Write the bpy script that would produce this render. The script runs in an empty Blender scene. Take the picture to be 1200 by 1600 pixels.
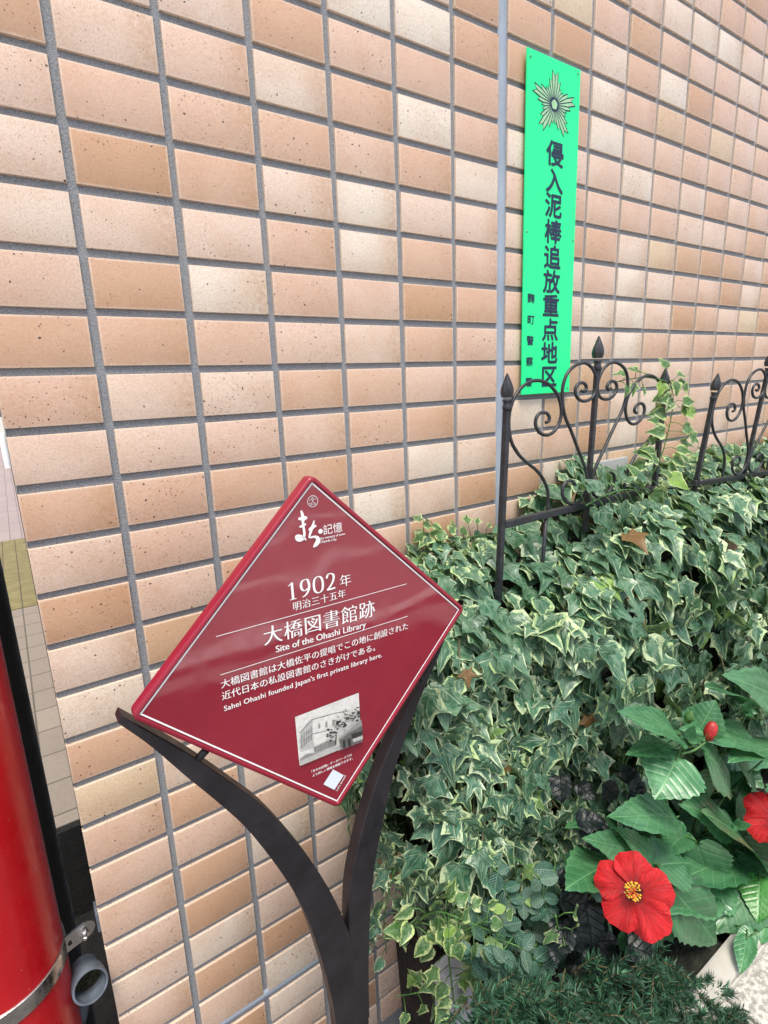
import bpy, math, random
import numpy as np
from mathutils import Vector, Matrix
R_ = math.radians
SC = bpy.context.scene
COL = SC.collection
rng = np.random.default_rng(7)
random.seed(7)

# ------------------------------------------------------------------ camera, sky, sun, exposure
CAM = np.array([-0.11366, -0.80134, 1.45])
CR = np.array([[0.8235432, 0.0393350, -0.5658881], [-0.1598246, 0.9732677, -0.1649426], [0.5442726, 0.2262802, 0.8078147]])
FPX = 861.608
def w3(v): return np.array([v[0], v[2], -v[1]])
RIGHT, DOWN, FWD = w3(CR[0]), w3(CR[1]), w3(CR[2])
cd = bpy.data.cameras.new('camera')
cd.sensor_fit = 'HORIZONTAL'; cd.sensor_width = 36.0; cd.lens = FPX / 1200 * 36.0
cd.clip_start = 0.02; cd.clip_end = 2000
co = bpy.data.objects.new('camera', cd); COL.objects.link(co)
m = Matrix.Identity(4)
for i in range(3):
    m[i][0] = RIGHT[i]; m[i][1] = -DOWN[i]; m[i][2] = -FWD[i]; m[i][3] = CAM[i]
co.matrix_world = m
SC.camera = co
SUN_EL, SUN_AZ = 68, -25          # azimuth measured from -Y (behind the camera) towards +X
W = bpy.data.worlds.new('World'); SC.world = W; W.use_nodes = True
nt = W.node_tree
sky = nt.nodes.new('ShaderNodeTexSky'); sky.sky_type = 'NISHITA'; sky.sun_disc = False
sky.sun_elevation = R_(SUN_EL); sky.sun_rotation = R_(180 - SUN_AZ)
sky.air_density = 1.0; sky.dust_density = 3.0; sky.ozone_density = 1.0
bg = nt.nodes['Background']; bg.inputs['Strength'].default_value = 0.15
hs = nt.nodes.new('ShaderNodeHueSaturation'); hs.inputs['Saturation'].default_value = 0.65     # thin cloud takes most of the blue out
nt.links.new(sky.outputs[0], hs.inputs['Color']); nt.links.new(hs.outputs[0], bg.inputs['Color'])
sd = bpy.data.lights.new('sun', 'SUN'); sd.energy = 2.4; sd.angle = R_(22); sd.color = (1.0, 0.93, 0.82)
so = bpy.data.objects.new('sun', sd); COL.objects.link(so)
to_sun = Vector((math.sin(R_(SUN_AZ)) * math.cos(R_(SUN_EL)), -math.cos(R_(SUN_AZ)) * math.cos(R_(SUN_EL)), math.sin(R_(SUN_EL))))
so.rotation_euler = to_sun.to_track_quat('Z', 'Y').to_euler()
so.location = (1, -3, 5)
SC.view_settings.view_transform = 'Standard'; SC.view_settings.look = 'None'
SC.view_settings.exposure = 0.70; SC.view_settings.gamma = 1.0

# ------------------------------------------------------------------ helpers
def ray(px, py):
    return RIGHT * ((px - 600) / FPX) + DOWN * ((py - 800) / FPX) + FWD
def onY(px, py, Y):
    d = ray(px, py); return CAM + d * ((Y - CAM[1]) / d[1])
def onZ(px, py, Z):
    d = ray(px, py); return CAM + d * ((Z - CAM[2]) / d[2])
def unit(v):
    v = np.asarray(v, float); return v / (np.linalg.norm(v) + 1e-12)

class MB:
    """collects vertices and faces (plus a leaf/tile coordinate and a random value per vertex)"""
    def __init__(s): s.v = []; s.f = []; s.uv = []; s.rn = []; s.mi = []; s.n = 0
    def add(s, V, F, uv=None, rn=0.0, mi=0):
        V = np.asarray(V, float).reshape(-1, 3); k = len(V)
        s.v.append(V)
        s.f += [[i + s.n for i in f] for f in F]
        s.mi += [mi] * len(F)
        s.uv.append(np.zeros((k, 3)) if uv is None else np.asarray(uv, float).reshape(-1, 3))
        s.rn.append(np.full(k, rn) if np.isscalar(rn) else np.asarray(rn, float))
        s.n += k
    def box(s, lo, hi, M=None, bev=0.0, rn=0.0):
        lo = np.asarray(lo, float); hi = np.asarray(hi, float)
        if bev <= 0:
            V = np.array([[(lo, hi)[(i >> k) & 1][k] for k in range(3)] for i in range(8)])
            F = [(0, 2, 3, 1), (4, 5, 7, 6), (0, 1, 5, 4), (2, 6, 7, 3), (0, 4, 6, 2), (1, 3, 7, 5)]
        else:
            import bmesh
            bm = bmesh.new(); bmesh.ops.create_cube(bm, size=1)
            for q in bm.verts: q.co = Vector([(lo[k] + hi[k]) / 2 + q.co[k] * (hi[k] - lo[k]) for k in range(3)])
            bmesh.ops.bevel(bm, geom=bm.edges[:], offset=bev, segments=2, affect='EDGES', profile=0.6)
            bm.verts.index_update()
            V = np.array([q.co[:] for q in bm.verts]); F = [[q.index for q in f.verts] for f in bm.faces]; bm.free()
        if M is not None: V = V @ np.asarray(M)[:3, :3].T + np.asarray(M)[:3, 3]
        s.add(V, F, rn=rn)
    def tube(s, P, r, n=10, cap=True, rn=0.0, up=None, flat=1.0, twist=0.0):
        P = np.asarray(P, float); k = len(P); r = np.full(k, r) if np.isscalar(r) else np.asarray(r, float)
        T = np.gradient(P, axis=0); T = T / (np.linalg.norm(T, axis=1, keepdims=True) + 1e-12)
        a = np.array(up if up is not None else ([0, 0, 1] if abs(T[0][2]) < .9 else [1, 0, 0]), float)
        V = []
        N = unit(np.cross(T[0], a))
        for i in range(k):
            N = unit(N - T[i] * (N @ T[i])); B = np.cross(T[i], N)
            for j in range(n):
                q = 2 * math.pi * j / n + twist
                V.append(P[i] + r[i] * (math.cos(q) * N + flat * math.sin(q) * B))
        F = [(i * n + j, i * n + (j + 1) % n, (i + 1) * n + (j + 1) % n, (i + 1) * n + j) for i in range(k - 1) for j in range(n)]
        if cap: F += [list(range(n))[::-1], [(k - 1) * n + j for j in range(n)]]
        s.add(V, F, rn=rn)
    def lathe(s, c, prof, n=24, ridge=0, amp=0.0, twist=0.0, M=None, rn=0.0):
        V = []
        for (r, z) in prof:
            for j in range(n):
                q = 2 * math.pi * j / n
                rr = r * (1 + amp * math.cos(ridge * q + twist * z)) if ridge else r
                V.append((rr * math.cos(q), rr * math.sin(q), z))
        k = len(prof); V = np.array(V)
        if M is not None: V = V @ np.asarray(M, float).T
        V = V + np.asarray(c, float)
        F = [(i * n + j, i * n + (j + 1) % n, (i + 1) * n + (j + 1) % n, (i + 1) * n + j) for i in range(k - 1) for j in range(n)]
        F += [list(range(n))[::-1], [(k - 1) * n + j for j in range(n)]]
        s.add(V, F, rn=rn)

def build(name, mb, mat, parent=None, smooth=False, origin=None, autosmooth=None):
    V = np.vstack(mb.v)
    o0 = np.zeros(3)
    if parent is not None:
        o0 = np.array(parent['o0'])
    elif origin is not None: o0 = np.asarray(origin, float)
    me = bpy.data.meshes.new(name)
    me.from_pydata((V - o0).tolist(), [], mb.f)
    a = me.attributes.new('luv', 'FLOAT_VECTOR', 'POINT'); a.data.foreach_set('vector', np.vstack(mb.uv).ravel())
    a = me.attributes.new('rnd', 'FLOAT', 'POINT'); a.data.foreach_set('value', np.concatenate(mb.rn))
    for q in (mat if isinstance(mat, (list, tuple)) else [mat]): me.materials.append(q)
    if isinstance(mat, (list, tuple)): me.polygons.foreach_set('material_index', mb.mi)
    if smooth or autosmooth: me.polygons.foreach_set('use_smooth', [True] * len(me.polygons))
    me.update(); me.validate()
    if autosmooth:
        me.set_sharp_from_angle(angle=R_(autosmooth))
    o = bpy.data.objects.new(name, me); COL.objects.link(o)
    if parent is not None:
        o.parent = parent
    else: o.location = o0
    o['o0'] = [float(x) for x in o0]
    return o
def tag(o, label, cat, group=None):
    o['label'] = label; o['category'] = cat
    if group: o['group'] = group
    return o
def thing(name, loc, label, cat, group=None):
    o = bpy.data.objects.new(name, None); COL.objects.link(o)
    o.location = loc; o['o0'] = [float(x) for x in loc]; o.empty_display_size = 0.05
    return tag(o, label, cat, group)
def struct(o): o['kind'] = 'structure'; return o
def copy_tree(o, parent=None):
    c = o.copy(); COL.objects.link(c); c.parent = parent
    for ch in list(o.children): copy_tree(ch, c)
    return c

# ------------------------------------------------------------------ materials
class NT:
    def __init__(s, name, **kw):
        s.m = bpy.data.materials.new(name); s.m.use_nodes = True; s.t = s.m.node_tree
        s.b = s.t.nodes['Principled BSDF']
        for k, v in kw.items(): s.set(k, v)
    def set(s, k, v):
        i = s.b.inputs[k.replace('_', ' ')]
        if isinstance(v, bpy.types.NodeSocket): s.t.links.new(v, i)
        else: i.default_value = (*v, 1) if isinstance(v, tuple) and len(v) == 3 else v
    def n(s, typ, _out=0, _props=None, **ins):
        q = s.t.nodes.new('ShaderNode' + typ)
        for k, v in (_props or {}).items(): setattr(q, k, v)
        for k, v in ins.items():
            i = q.inputs[int(k[1:])] if k[0] == '_' else q.inputs[k]
            if isinstance(v, bpy.types.NodeSocket): s.t.links.new(v, i)
            else: i.default_value = (*v, 1) if isinstance(v, tuple) and len(v) == 3 and i.type == 'RGBA' else v
        return q.outputs[_out]
    def math(s, op, a, b=0.0, c=0.0): return s.n('Math', 0, dict(operation=op), _0=a, _1=b, _2=c)
    def clampmath(s, op, a, b=0.0): return s.n('Math', 0, dict(operation=op, use_clamp=True), _0=a, _1=b)
    def mix(s, f, a, b): return s.n('Mix', 2, dict(data_type='RGBA'), _0=f, _6=a, _7=b)
    def ss(s, x, lo, hi, a=0.0, b=1.0):
        return s.n('MapRange', 0, dict(interpolation_type='SMOOTHSTEP'), _0=x, _1=lo, _2=hi, _3=a, _4=b)
    def obj(s): return s.n('TexCoord', 3)
    def noise(s, scale, detail=3.0, vec=None, rough=0.5, out=0):
        return s.n('TexNoise', out, None, Vector=vec if vec is not None else s.obj(), Scale=scale, Detail=detail, Roughness=rough)
    def attr(s, name, out): return s.n('Attribute', out, dict(attribute_name=name))
    def bump(s, h, dist=0.001, strength=1.0): s.set('Normal', s.n('Bump', 0, None, Height=h, Distance=dist, Strength=strength))

def simple(name, col, rough=0.5, metal=0.0, var=0.12, scale=30, bump=0.0, spec=0.5, coat=0.0, dist=0.001):
    M = NT(name, Roughness=rough, Metallic=metal)
    M.b.inputs['Specular IOR Level'].default_value = spec
    M.b.inputs['Coat Weight'].default_value = coat
    nz = M.noise(scale, 5)
    f = M.ss(nz, 0.3, 0.7)
    M.set('Base_Color', M.mix(f, tuple(c * (1 - var) for c in col), tuple(min(1, c * (1 + var)) for c in col)))
    M.set('Roughness', M.ss(M.noise(scale * 3, 4), 0.25, 0.75, max(0.02, rough - .08), min(1, rough + .08)))
    if bump: M.bump(M.noise(scale * 4, 4), dist, bump)
    return M.m

# glazed wall tile: colour comes from the tile's own number; thinner, paler glaze along its edges; iron specks
def tile_mat():
    M = NT('speckled_tile')
    luv = M.attr('luv', 1); rn = M.attr('rnd', 2)
    sep = M.t.nodes.new('ShaderNodeSeparateXYZ'); M.t.links.new(luv, sep.inputs[0])
    u, v, side = sep.outputs
    ramp = M.t.nodes.new('ShaderNodeValToRGB'); M.t.links.new(rn, ramp.inputs[0])
    cr = ramp.color_ramp; cr.interpolation = 'LINEAR'
    stops = [(0.0, (.72, .65, .56)), (.17, (.70, .605, .51)), (.24, (.675, .545, .45)), (.44, (.655, .49, .395)), (.62, (.625, .44, .34)), (.80, (.575, .37, .255)), (.93, (.50, .30, .18)), (1.0, (.66, .55, .39))]
    while len(cr.elements) < len(stops): cr.elements.new(0.5)
    for e, (p, c) in zip(cr.elements, stops): e.position = p; e.color = (*c, 1)
    base = ramp.outputs[0]
    # darker burn drifting over each tile
    ob = M.obj()
    drift = M.ss(M.noise(11, 2, ob), .42, .66)
    c1 = M.mix(M.math('MULTIPLY', drift, .24), base, (.47, .26, .145))
    # fine orange-peel mottling
    fine = M.ss(M.noise(420, 3, ob), .40, .64)
    c2 = M.mix(M.math('MULTIPLY', fine, .30), c1, (.43, .22, .10))
    # pale edge of thin glaze
    ex = M.math('MINIMUM', u, M.math('SUBTRACT', .11, u)); ey = M.math('MINIMUM', v, M.math('SUBTRACT', .06, v))
    ed = M.math('MINIMUM', ex, ey)
    edn = M.math('ADD', ed, M.math('MULTIPLY', M.math('SUBTRACT', M.noise(160, 3, ob), .5), .0035))
    # kiln burn, a little stronger towards one end of some tiles
    burn = M.math('MULTIPLY', M.ss(u, .055, .11), M.math('GREATER_THAN', M.math('FRACT', M.math('MULTIPLY', rn, 41.7)), .62))
    c2 = M.mix(M.math('MULTIPLY', burn, M.ss(M.noise(140, 4, ob), .3, .6, .15, .55)), c2, (.44, .25, .13))
    c3 = M.mix(M.ss(edn, .0006, .0034, .60, 0.0), c2, (.66, .53, .42))
    # specks of two sizes
    def specks(scale, lo, hi, keep):
        vo = M.t.nodes.new('ShaderNodeTexVoronoi'); vo.inputs['Scale'].default_value = scale; vo.inputs['Randomness'].default_value = 1
        warp = M.n('VectorMath', 0, dict(operation='ADD'), _0=ob, _1=M.n('VectorMath', 0, dict(operation='SCALE'), _0=M.noise(300, 2, ob, out=1), Scale=.0025))
        M.t.links.new(warp, vo.inputs['Vector'])
        sp = M.t.nodes.new('ShaderNodeSeparateColor'); M.t.links.new(vo.outputs['Color'], sp.inputs[0])
        size = M.math('MULTIPLY', sp.outputs[1], hi)
        inside = M.math('LESS_THAN', vo.outputs['Distance'], M.math('ADD', lo, size))
        return M.math('MULTIPLY', inside, M.math('GREATER_THAN', sp.outputs[0], keep))
    s1 = specks(135, .05, .14, .50)
    s2 = specks(260, .06, .20, .30)
    sp = M.clampmath('MAXIMUM', s1, M.math('MULTIPLY', s2, .75))
    c4 = M.mix(sp, c3, (.04, .02, .014))
    # dirt running from joints
    dirt = M.ss(M.noise(3.5, 6, ob, .65), .60, .82, 0, .14)
    c5 = M.mix(dirt, c4, (.22, .18, .15))
    M.set('Base_Color', c5)
    M.set('Roughness', M.ss(M.noise(55, 3, ob), .3, .7, .22, .37))
    M.b.inputs['Specular IOR Level'].default_value = .7
    h = M.math('ADD', M.math('MULTIPLY', M.noise(260, 3, ob), .5), M.math('MULTIPLY', M.noise(28, 2, ob), 1.4))
    M.bump(M.math('SUBTRACT', h, M.math('MULTIPLY', sp, .35)), .0007, .6)
    return M.m
MT_TILE = tile_mat()
def grout_mat():
    M = NT('grey_grout', Roughness=.9)
    n1 = M.noise(700, 3); n2 = M.noise(6, 4)
    c = M.mix(M.ss(n1, .35, .65), (.16, .172, .19), (.29, .302, .325))
    c = M.mix(M.ss(n2, .45, .75, 0, .35), c, (.27, .27, .27))
    M.set('Base_Color', c); M.bump(n1, .0012, .8)
    return M.m
MT_GROUT = grout_mat()
MT_SEAL = simple('grey_sealant', (.29, .34, .41), .45, var=.10, scale=12, bump=.25)
def plaque_mat():
    M = NT('crimson_enamel', Roughness=.09)
    M.b.inputs['Specular IOR Level'].default_value = 1.0
    n = M.noise(14, 4)
    M.set('Base_Color', M.mix(M.ss(n, .35, .7), (.225, .008, .023), (.25, .011, .028)))
    M.set('Roughness', M.ss(M.noise(40, 5), .45, .75, .05, .12))
    # slow waves of the hand polished panel plus a few dust grains
    M.bump(M.math('ADD', M.noise(9, 1), M.math('MULTIPLY', M.ss(M.noise(900, 1), .78, .80), .02)), .0030, .6)
    return M.m
MT_PLQ = plaque_mat()
MT_RIM = simple('crimson_frame_paint', (.25, .011, .028), .34, var=.06, scale=12, bump=.03, coat=.1)
MT_WHITE = simple('white_print', (.82, .80, .80), .45, var=.03, scale=60)
MT_STEEL = simple('dark_brown_steel', (.016, .014, .017), .42, var=.35, scale=25, bump=.15, spec=.45)
MT_IRON = simple('black_iron', (.022, .024, .030), .42, var=.35, scale=90, bump=.4, spec=.5)
def green_mat():
    M = NT('fluorescent_green_plate')
    ob = M.obj(); st = M.n('Mapping', 0, None, Vector=ob, Scale=(60.0, 60.0, 3.0))
    f = M.math('MULTIPLY', M.ss(M.noise(1.0, 4, st), .55, .85, 0, .22), M.ss(M.noise(6, 3, ob), .35, .7))
    M.set('Base_Color', M.mix(f, M.mix(M.noise(5, 2, ob), (.013, .85, .27), (.018, .90, .31)), (.12, .50, .22)))
    M.set('Roughness', M.ss(M.noise(30, 5, ob), .3, .7, .22, .38)); M.bump(M.noise(12, 2, ob), .002, .25)
    return M.m
MT_GREEN = green_mat()
MT_NAVY = simple('navy_print', (.010, .020, .060), .45, var=.1, scale=60)
MT_SAGE = simple('sage_print', (.33, .58, .33), .5, var=.08, scale=60)
def red_mat():
    M = NT('red_gloss_paint', Roughness=.3)
    ob = M.obj(); st = M.n('Mapping', 0, None, Vector=ob, Scale=(30.0, 30.0, 4.0))
    sc = M.math('MULTIPLY', M.ss(M.noise(2.0, 6, st, .7), .66, .72, 0, .35), M.ss(M.noise(5, 3, ob), .45, .6))
    c = M.mix(M.ss(M.noise(6, 4, ob), .3, .7), (.43, .004, .009), (.49, .006, .012))
    c = M.mix(sc, c, (.50, .10, .09)); c = M.mix(M.ss(M.noise(240, 2, ob), .74, .78, 0, .5), c, (.55, .40, .36))
    M.set('Base_Color', c); M.set('Roughness', M.ss(M.noise(18, 5, ob), .3, .7, .20, .40))
    M.b.inputs['Coat Weight'].default_value = .15; M.bump(M.noise(20, 2, ob), .001, .15)
    return M.m
MT_RED = red_mat()
MT_BRONZE = simple('dark_bronze_paint', (.035, .030, .024), .38, var=.2, scale=10, spec=.6)
MT_CHROME = simple('brushed_stainless', (.62, .60, .58), .22, metal=1.0, var=.12, scale=50, bump=.1)
MT_PVC = simple('grey_pvc', (.105, .125, .155), .5, var=.3, scale=40, bump=.1)
MT_PLATE = simple('grey_cover_paint', (.36, .36, .36), .5, var=.05, scale=20)
MT_SOIL = simple('dark_soil', (.022, .016, .012), .95, var=.5, scale=60, bump=1.0, dist=.01)
MT_PIT = simple('shade_black', (.006, .0055, .005), .95, var=.5, scale=25, bump=.5, dist=.01)  # near black stands for shade in the added pit and bolt hole
def stone_mat():
    M = NT('textured_concrete', Roughness=.85)
    n1 = M.noise(95, 5, rough=.6); n2 = M.noise(8, 4)
    c = M.mix(M.ss(n1, .42, .58), (.30, .285, .26), (.54, .525, .48))
    c = M.mix(M.ss(n2, .45, .8, 0, .4), c, (.52, .48, .42))
    M.set('Base_Color', c); M.bump(n1, .006, .9); return M.m
MT_STONE = stone_mat()
MT_CONC = simple('pale_concrete', (.41, .395, .355), .8, var=.15, scale=14, bump=.5)
MT_GREYC = simple('grey_concrete_post', (.33, .335, .37), .8, var=.12, scale=22, bump=.5)

def leaf_mat(name, deep, mid, margin=None, vein=(.2, .3, .12), rim0=.55, spread=.35, rough=.38, young=(.25, .42, .06), youngf=.9, veinw=.012, nveins=3, dots=None, trans=.22, quilt=.0, spec=.5, bstr=.6):
    M = NT(name)
    luv = M.attr('luv', 1); rn = M.attr('rnd', 2)
    sep = M.t.nodes.new('ShaderNodeSeparateXYZ'); M.t.links.new(luv, sep.inputs[0])
    u, v, rim = sep.outputs
    loc = M.n('VectorMath', 0, dict(operation='ADD'), _0=luv, _1=M.n('CombineXYZ', 0, None, X=M.math('MULTIPLY', rn, 37.0), Y=M.math('MULTIPLY', rn, 91.0), Z=0.0))
    nz = M.noise(2.2, 3, loc); nf = M.noise(7, 3, loc)
    r2 = M.math('FRACT', M.math('MULTIPLY', rn, 17.31)); r3 = M.math('FRACT', M.math('MULTIPLY', rn, 53.77))
    c = M.mix(M.ss(nz, .35, .65), deep, mid)
    c = M.mix(M.math('MULTIPLY', r3, .65), c, tuple(x * .55 for x in deep))
    if youngf < 1: c = M.mix(M.ss(r2, youngf, 1.0), c, young)
    au = M.math('ABSOLUTE', u)
    # veins: midrib and side veins
    mid_d = au
    if nveins <= 3:      # palmate veins from the stalk
        dd = mid_d
        for ang in (48, 95):
            ca, sa = math.cos(R_(ang)), math.sin(R_(ang))
            q = M.math('ABSOLUTE', M.math('SUBTRACT', M.math('MULTIPLY', au, ca), M.math('MULTIPLY', M.math('SUBTRACT', v, .06), sa)))
            dd = M.math('MINIMUM', dd, q)
    else:                # pinnate veins
        per = M.math('FRACT', M.math('MULTIPLY', M.math('SUBTRACT', v, M.math('MULTIPLY', au, .75)), float(nveins)))
        q = M.math('MULTIPLY', M.math('ABSOLUTE', M.math('SUBTRACT', per, .5)), 1.0 / nveins)
        dd = M.math('MINIMUM', mid_d, M.math('ADD', q, .004))
    vf = M.ss(dd, veinw * .3, veinw, .62, 0.0)
    if margin is not None:
        e = M.math('ADD', rim, M.math('MULTIPLY', M.math('SUBTRACT', nf, .5), 1.3))
        th = M.math('ADD', rim0, M.math('MULTIPLY', r2, spread))
        mf = M.clampmath('MULTIPLY', M.math('SUBTRACT', e, th), 9.0)
        mg = M.mix(r3, margin, tuple(min(1, a * b) for a, b in zip(margin, (.85, 1.0, .62))))
        c = M.mix(M.math('MULTIPLY', mf, .9), c, mg)
        # greyish transition patches
        c = M.mix(M.ss(M.noise(3.6, 3, loc), .50, .57, 0, .55), c, tuple((a + b) / 2 for a, b in zip(mid, (.26, .33, .24))))
    if dots is not None:
        c = M.mix(M.math('MULTIPLY', M.ss(M.noise(26, 2, loc), .56, .62, 0, .75), M.math('GREATER_THAN', r2, .72)), c, dots)
    c = M.mix(vf, c, vein)
    if margin is not None: c = M.mix(M.math('GREATER_THAN', r3, .994), c, (.17, .095, .035))     # the odd withered leaf
    M.set('Base_Color', c)
    M.set('Roughness', M.ss(nf, .3, .7, rough - .06, rough + .08))
    M.b.inputs['Specular IOR Level'].default_value = spec
    h = M.math('MULTIPLY', M.ss(dd, 0.0, max(veinw * 2.2, quilt), 0, 1), 1.0)
    M.bump(M.math('ADD', h, M.math('MULTIPLY', nf, .5)), .0012, bstr)
    out = M.t.nodes['Material Output']
    tr = M.t.nodes.new('ShaderNodeBsdfTranslucent'); M.t.links.new(M.mix(.5, c, young), tr.inputs[0])
    mx = M.t.nodes.new('ShaderNodeMixShader'); mx.inputs[0].default_value = trans
    M.t.links.new(M.b.outputs[0], mx.inputs[1]); M.t.links.new(tr.outputs[0], mx.inputs[2]); M.t.links.new(mx.outputs[0], out.inputs[0])
    return M.m
MT_IVY = leaf_mat('variegated_ivy_leaf', (.034, .115, .060), (.110, .245, .145), margin=(.58, .66, .43), vein=(.26, .37, .23), rim0=.40, spread=.8, rough=.33, youngf=.97)
MT_IVY2 = leaf_mat('pale_ivy_leaf', (.060, .16, .045), (.11, .24, .08), margin=(.62, .66, .36), vein=(.20, .32, .15), rim0=.40, spread=.4, youngf=.86, trans=.3)
MT_IVY3 = leaf_mat('frilled_ivy_leaf', (.026, .104, .064), (.085, .220, .138), margin=(.62, .69, .47), vein=(.28, .36, .20), rim0=.46, spread=.5, youngf=.975)
MT_HIB = leaf_mat('hibiscus_leaf', (.050, .180, .074), (.115, .310, .140), vein=(.19, .40, .17), nveins=7, veinw=.010, quilt=.05, youngf=.93, young=(.05, .22, .035), trans=.18, rough=.30, spec=.55, bstr=.42)
MT_VINCA = leaf_mat('periwinkle_leaf', (.022, .095, .068), (.050, .150, .105), vein=(.26, .42, .30), nveins=8, veinw=.020, dots=(.42, .50, .36), youngf=.9, rough=.33)
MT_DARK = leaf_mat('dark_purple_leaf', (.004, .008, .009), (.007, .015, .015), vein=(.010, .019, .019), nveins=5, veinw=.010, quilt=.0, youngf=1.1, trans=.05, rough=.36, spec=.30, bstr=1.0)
MT_NEEDLE = leaf_mat('juniper_needle', (.018, .068, .036), (.045, .125, .066), vein=(.03, .1, .05), veinw=.001, youngf=.80, young=(.06, .19, .09), trans=.05, rough=.5)
MT_STEM = simple('green_brown_stem', (.10, .085, .040), .6, var=.4, scale=60, bump=.5)
MT_GSTEM = simple('green_stem', (.06, .15, .035), .5, var=.3, scale=60)
MT_CORE = simple('foliage_shade', (.014, .017, .010), .9, var=.6, scale=45, bump=1.0, dist=.01)  # solid dark fill: shade inside the foliage put into the colour
def petal_mat():
    M = NT('red_petal', Roughness=.5)
    luv = M.attr('luv', 1)
    sep = M.t.nodes.new('ShaderNodeSeparateXYZ'); M.t.links.new(luv, sep.inputs[0])
    u, v, rim = sep.outputs
    ang = M.n('CombineXYZ', 0, None, X=M.math('MULTIPLY', M.math('DIVIDE', u, M.math('ADD', v, .15)), 9.0), Y=M.math('MULTIPLY', v, .8), Z=M.attr('rnd', 2))
    st = M.noise(4.0, 3, ang)
    c = M.mix(M.ss(st, .3, .7), (.52, .004, .010), (.82, .020, .026))
    c = M.mix(M.ss(v, .10, .28, 1, 0), c, (.085, .002, .006))
    M.set('Base_Color', c); M.bump(st, .003, 1.0)
    M.b.inputs['Sheen Weight'].default_value = .15
    out = M.t.nodes['Material Output']
    tr = M.t.nodes.new('ShaderNodeBsdfTranslucent'); M.t.links.new(c, tr.inputs[0])
    mx = M.t.nodes.new('ShaderNodeMixShader'); mx.inputs[0].default_value = .35
    M.t.links.new(M.b.outputs[0], mx.inputs[1]); M.t.links.new(tr.outputs[0], mx.inputs[2]); M.t.links.new(mx.outputs[0], out.inputs[0])
    return M.m
MT_PETAL = petal_mat()
MT_YEL = simple('yellow_anther', (.75, .42, .03), .6)
MT_BUD = simple('red_bud', (.42, .02, .02), .5, var=.3, scale=80)

# ------------------------------------------------------------------ ground
def brick_mat(name, bw, bh, c1, c2, cm, mortar=.006, off=0.5, rough=.8, bump=.6, shift=(0, 0), grain=160):
    M = NT(name, Roughness=rough)
    mp = M.n('Mapping', 0, None, Vector=M.obj(), Location=(shift[0], shift[1], 0.0))
    br = M.t.nodes.new('ShaderNodeTexBrick'); M.t.links.new(mp, br.inputs['Vector'])
    br.offset = off; br.inputs['Scale'].default_value = 1
    br.inputs['Brick Width'].default_value = bw; br.inputs['Row Height'].default_value = bh
    br.inputs['Mortar Size'].default_value = mortar; br.inputs['Mortar Smooth'].default_value = .1
    br.inputs['Color1'].default_value = (*c1, 1); br.inputs['Color2'].default_value = (*c2, 1); br.inputs['Mortar'].default_value = (*cm, 1)
    n1 = M.noise(grain, 5); n2 = M.noise(4, 4)
    c = M.mix(M.ss(n1, .3, .7, 0, .30), br.outputs['Color'], tuple(x * .55 for x in c1))
    c = M.mix(M.ss(n2, .5, .8, 0, .3), c, tuple(x * .6 for x in c1))
    M.set('Base_Color', c)
    M.bump(M.math('SUBTRACT', M.math('MULTIPLY', n1, .4), br.outputs['Fac']), .004, bump)
    return M.m
MT_PAVE = brick_mat('grey_paver', .107, .207, (.27, .225, .185), (.225, .188, .155), (.09, .075, .062), mortar=.004, off=0.0, shift=(.205, -1.472 + .207 * 30), grain=70)
MT_FAR = brick_mat('pink_paving', .107, .45, (.34, .27, .255), (.31, .245, .23), (.18, .14, .13), mortar=.004, off=0.0, shift=(.18, 0))
MT_ASPH = simple('asphalt', (.062, .060, .060), .85, var=.35, scale=220, bump=.8, dist=.004)
MT_FRONT = brick_mat('charcoal_block_paving', .2, .1, (.12, .11, .105), (.09, .085, .08), (.05, .05, .05))
MT_KERB = simple('granite_kerb', (.42, .40, .38), .7, var=.3, scale=180, bump=.3)
MT_LINE = simple('road_paint', (.80, .80, .78), .7, var=.10, scale=30)
def tactile_mat():
    M = NT('yellow_tactile', Roughness=.75)
    ob = M.obj(); sep = M.t.nodes.new('ShaderNodeSeparateXYZ'); M.t.links.new(ob, sep.inputs[0])
    x, y, z = sep.outputs
    seamx = M.math('ABSOLUTE', M.math('SUBTRACT', M.math('FRACT', M.math('DIVIDE', M.math('ADD', x, 1.035), .108)), .5))
    seam = M.math('GREATER_THAN', seamx, .465)
    rib = M.math('SINE', M.math('MULTIPLY', y, 2 * math.pi / .055))
    c = M.mix(M.ss(M.noise(9, 5), .35, .7), (.19, .155, .058), (.245, .205, .085))
    c = M.mix(M.math('GREATER_THAN', y, 4.99), c, (.235, .21, .105))
    c = M.mix(seam, c, (.06, .05, .03)); c = M.mix(M.ss(rib, -.2, -.8, 0, .45), c, (.10, .08, .035))
    M.set('Base_Color', c); M.bump(rib, .005, .8); return M.m
MT_TACT = tactile_mat()

def slab(name, x0, x1, y0, y1, z, mat, th=.3):
    b = MB(); b.box((x0, y0, z - th), (x1, y1, z)); return struct(build(name, b, mat, origin=((x0 + x1) / 2, (y0 + y1) / 2, z)))
def sheet(name, x0, x1, y0, y1, z, mat):
    b = MB(); b.add([(x0, y0, z), (x1, y0, z), (x1, y1, z), (x0, y1, z)], [(0, 1, 2, 3)]); return struct(build(name, b, mat))
sheet('ground', -400, 400, -400, 400, -.62, MT_ASPH)
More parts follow.
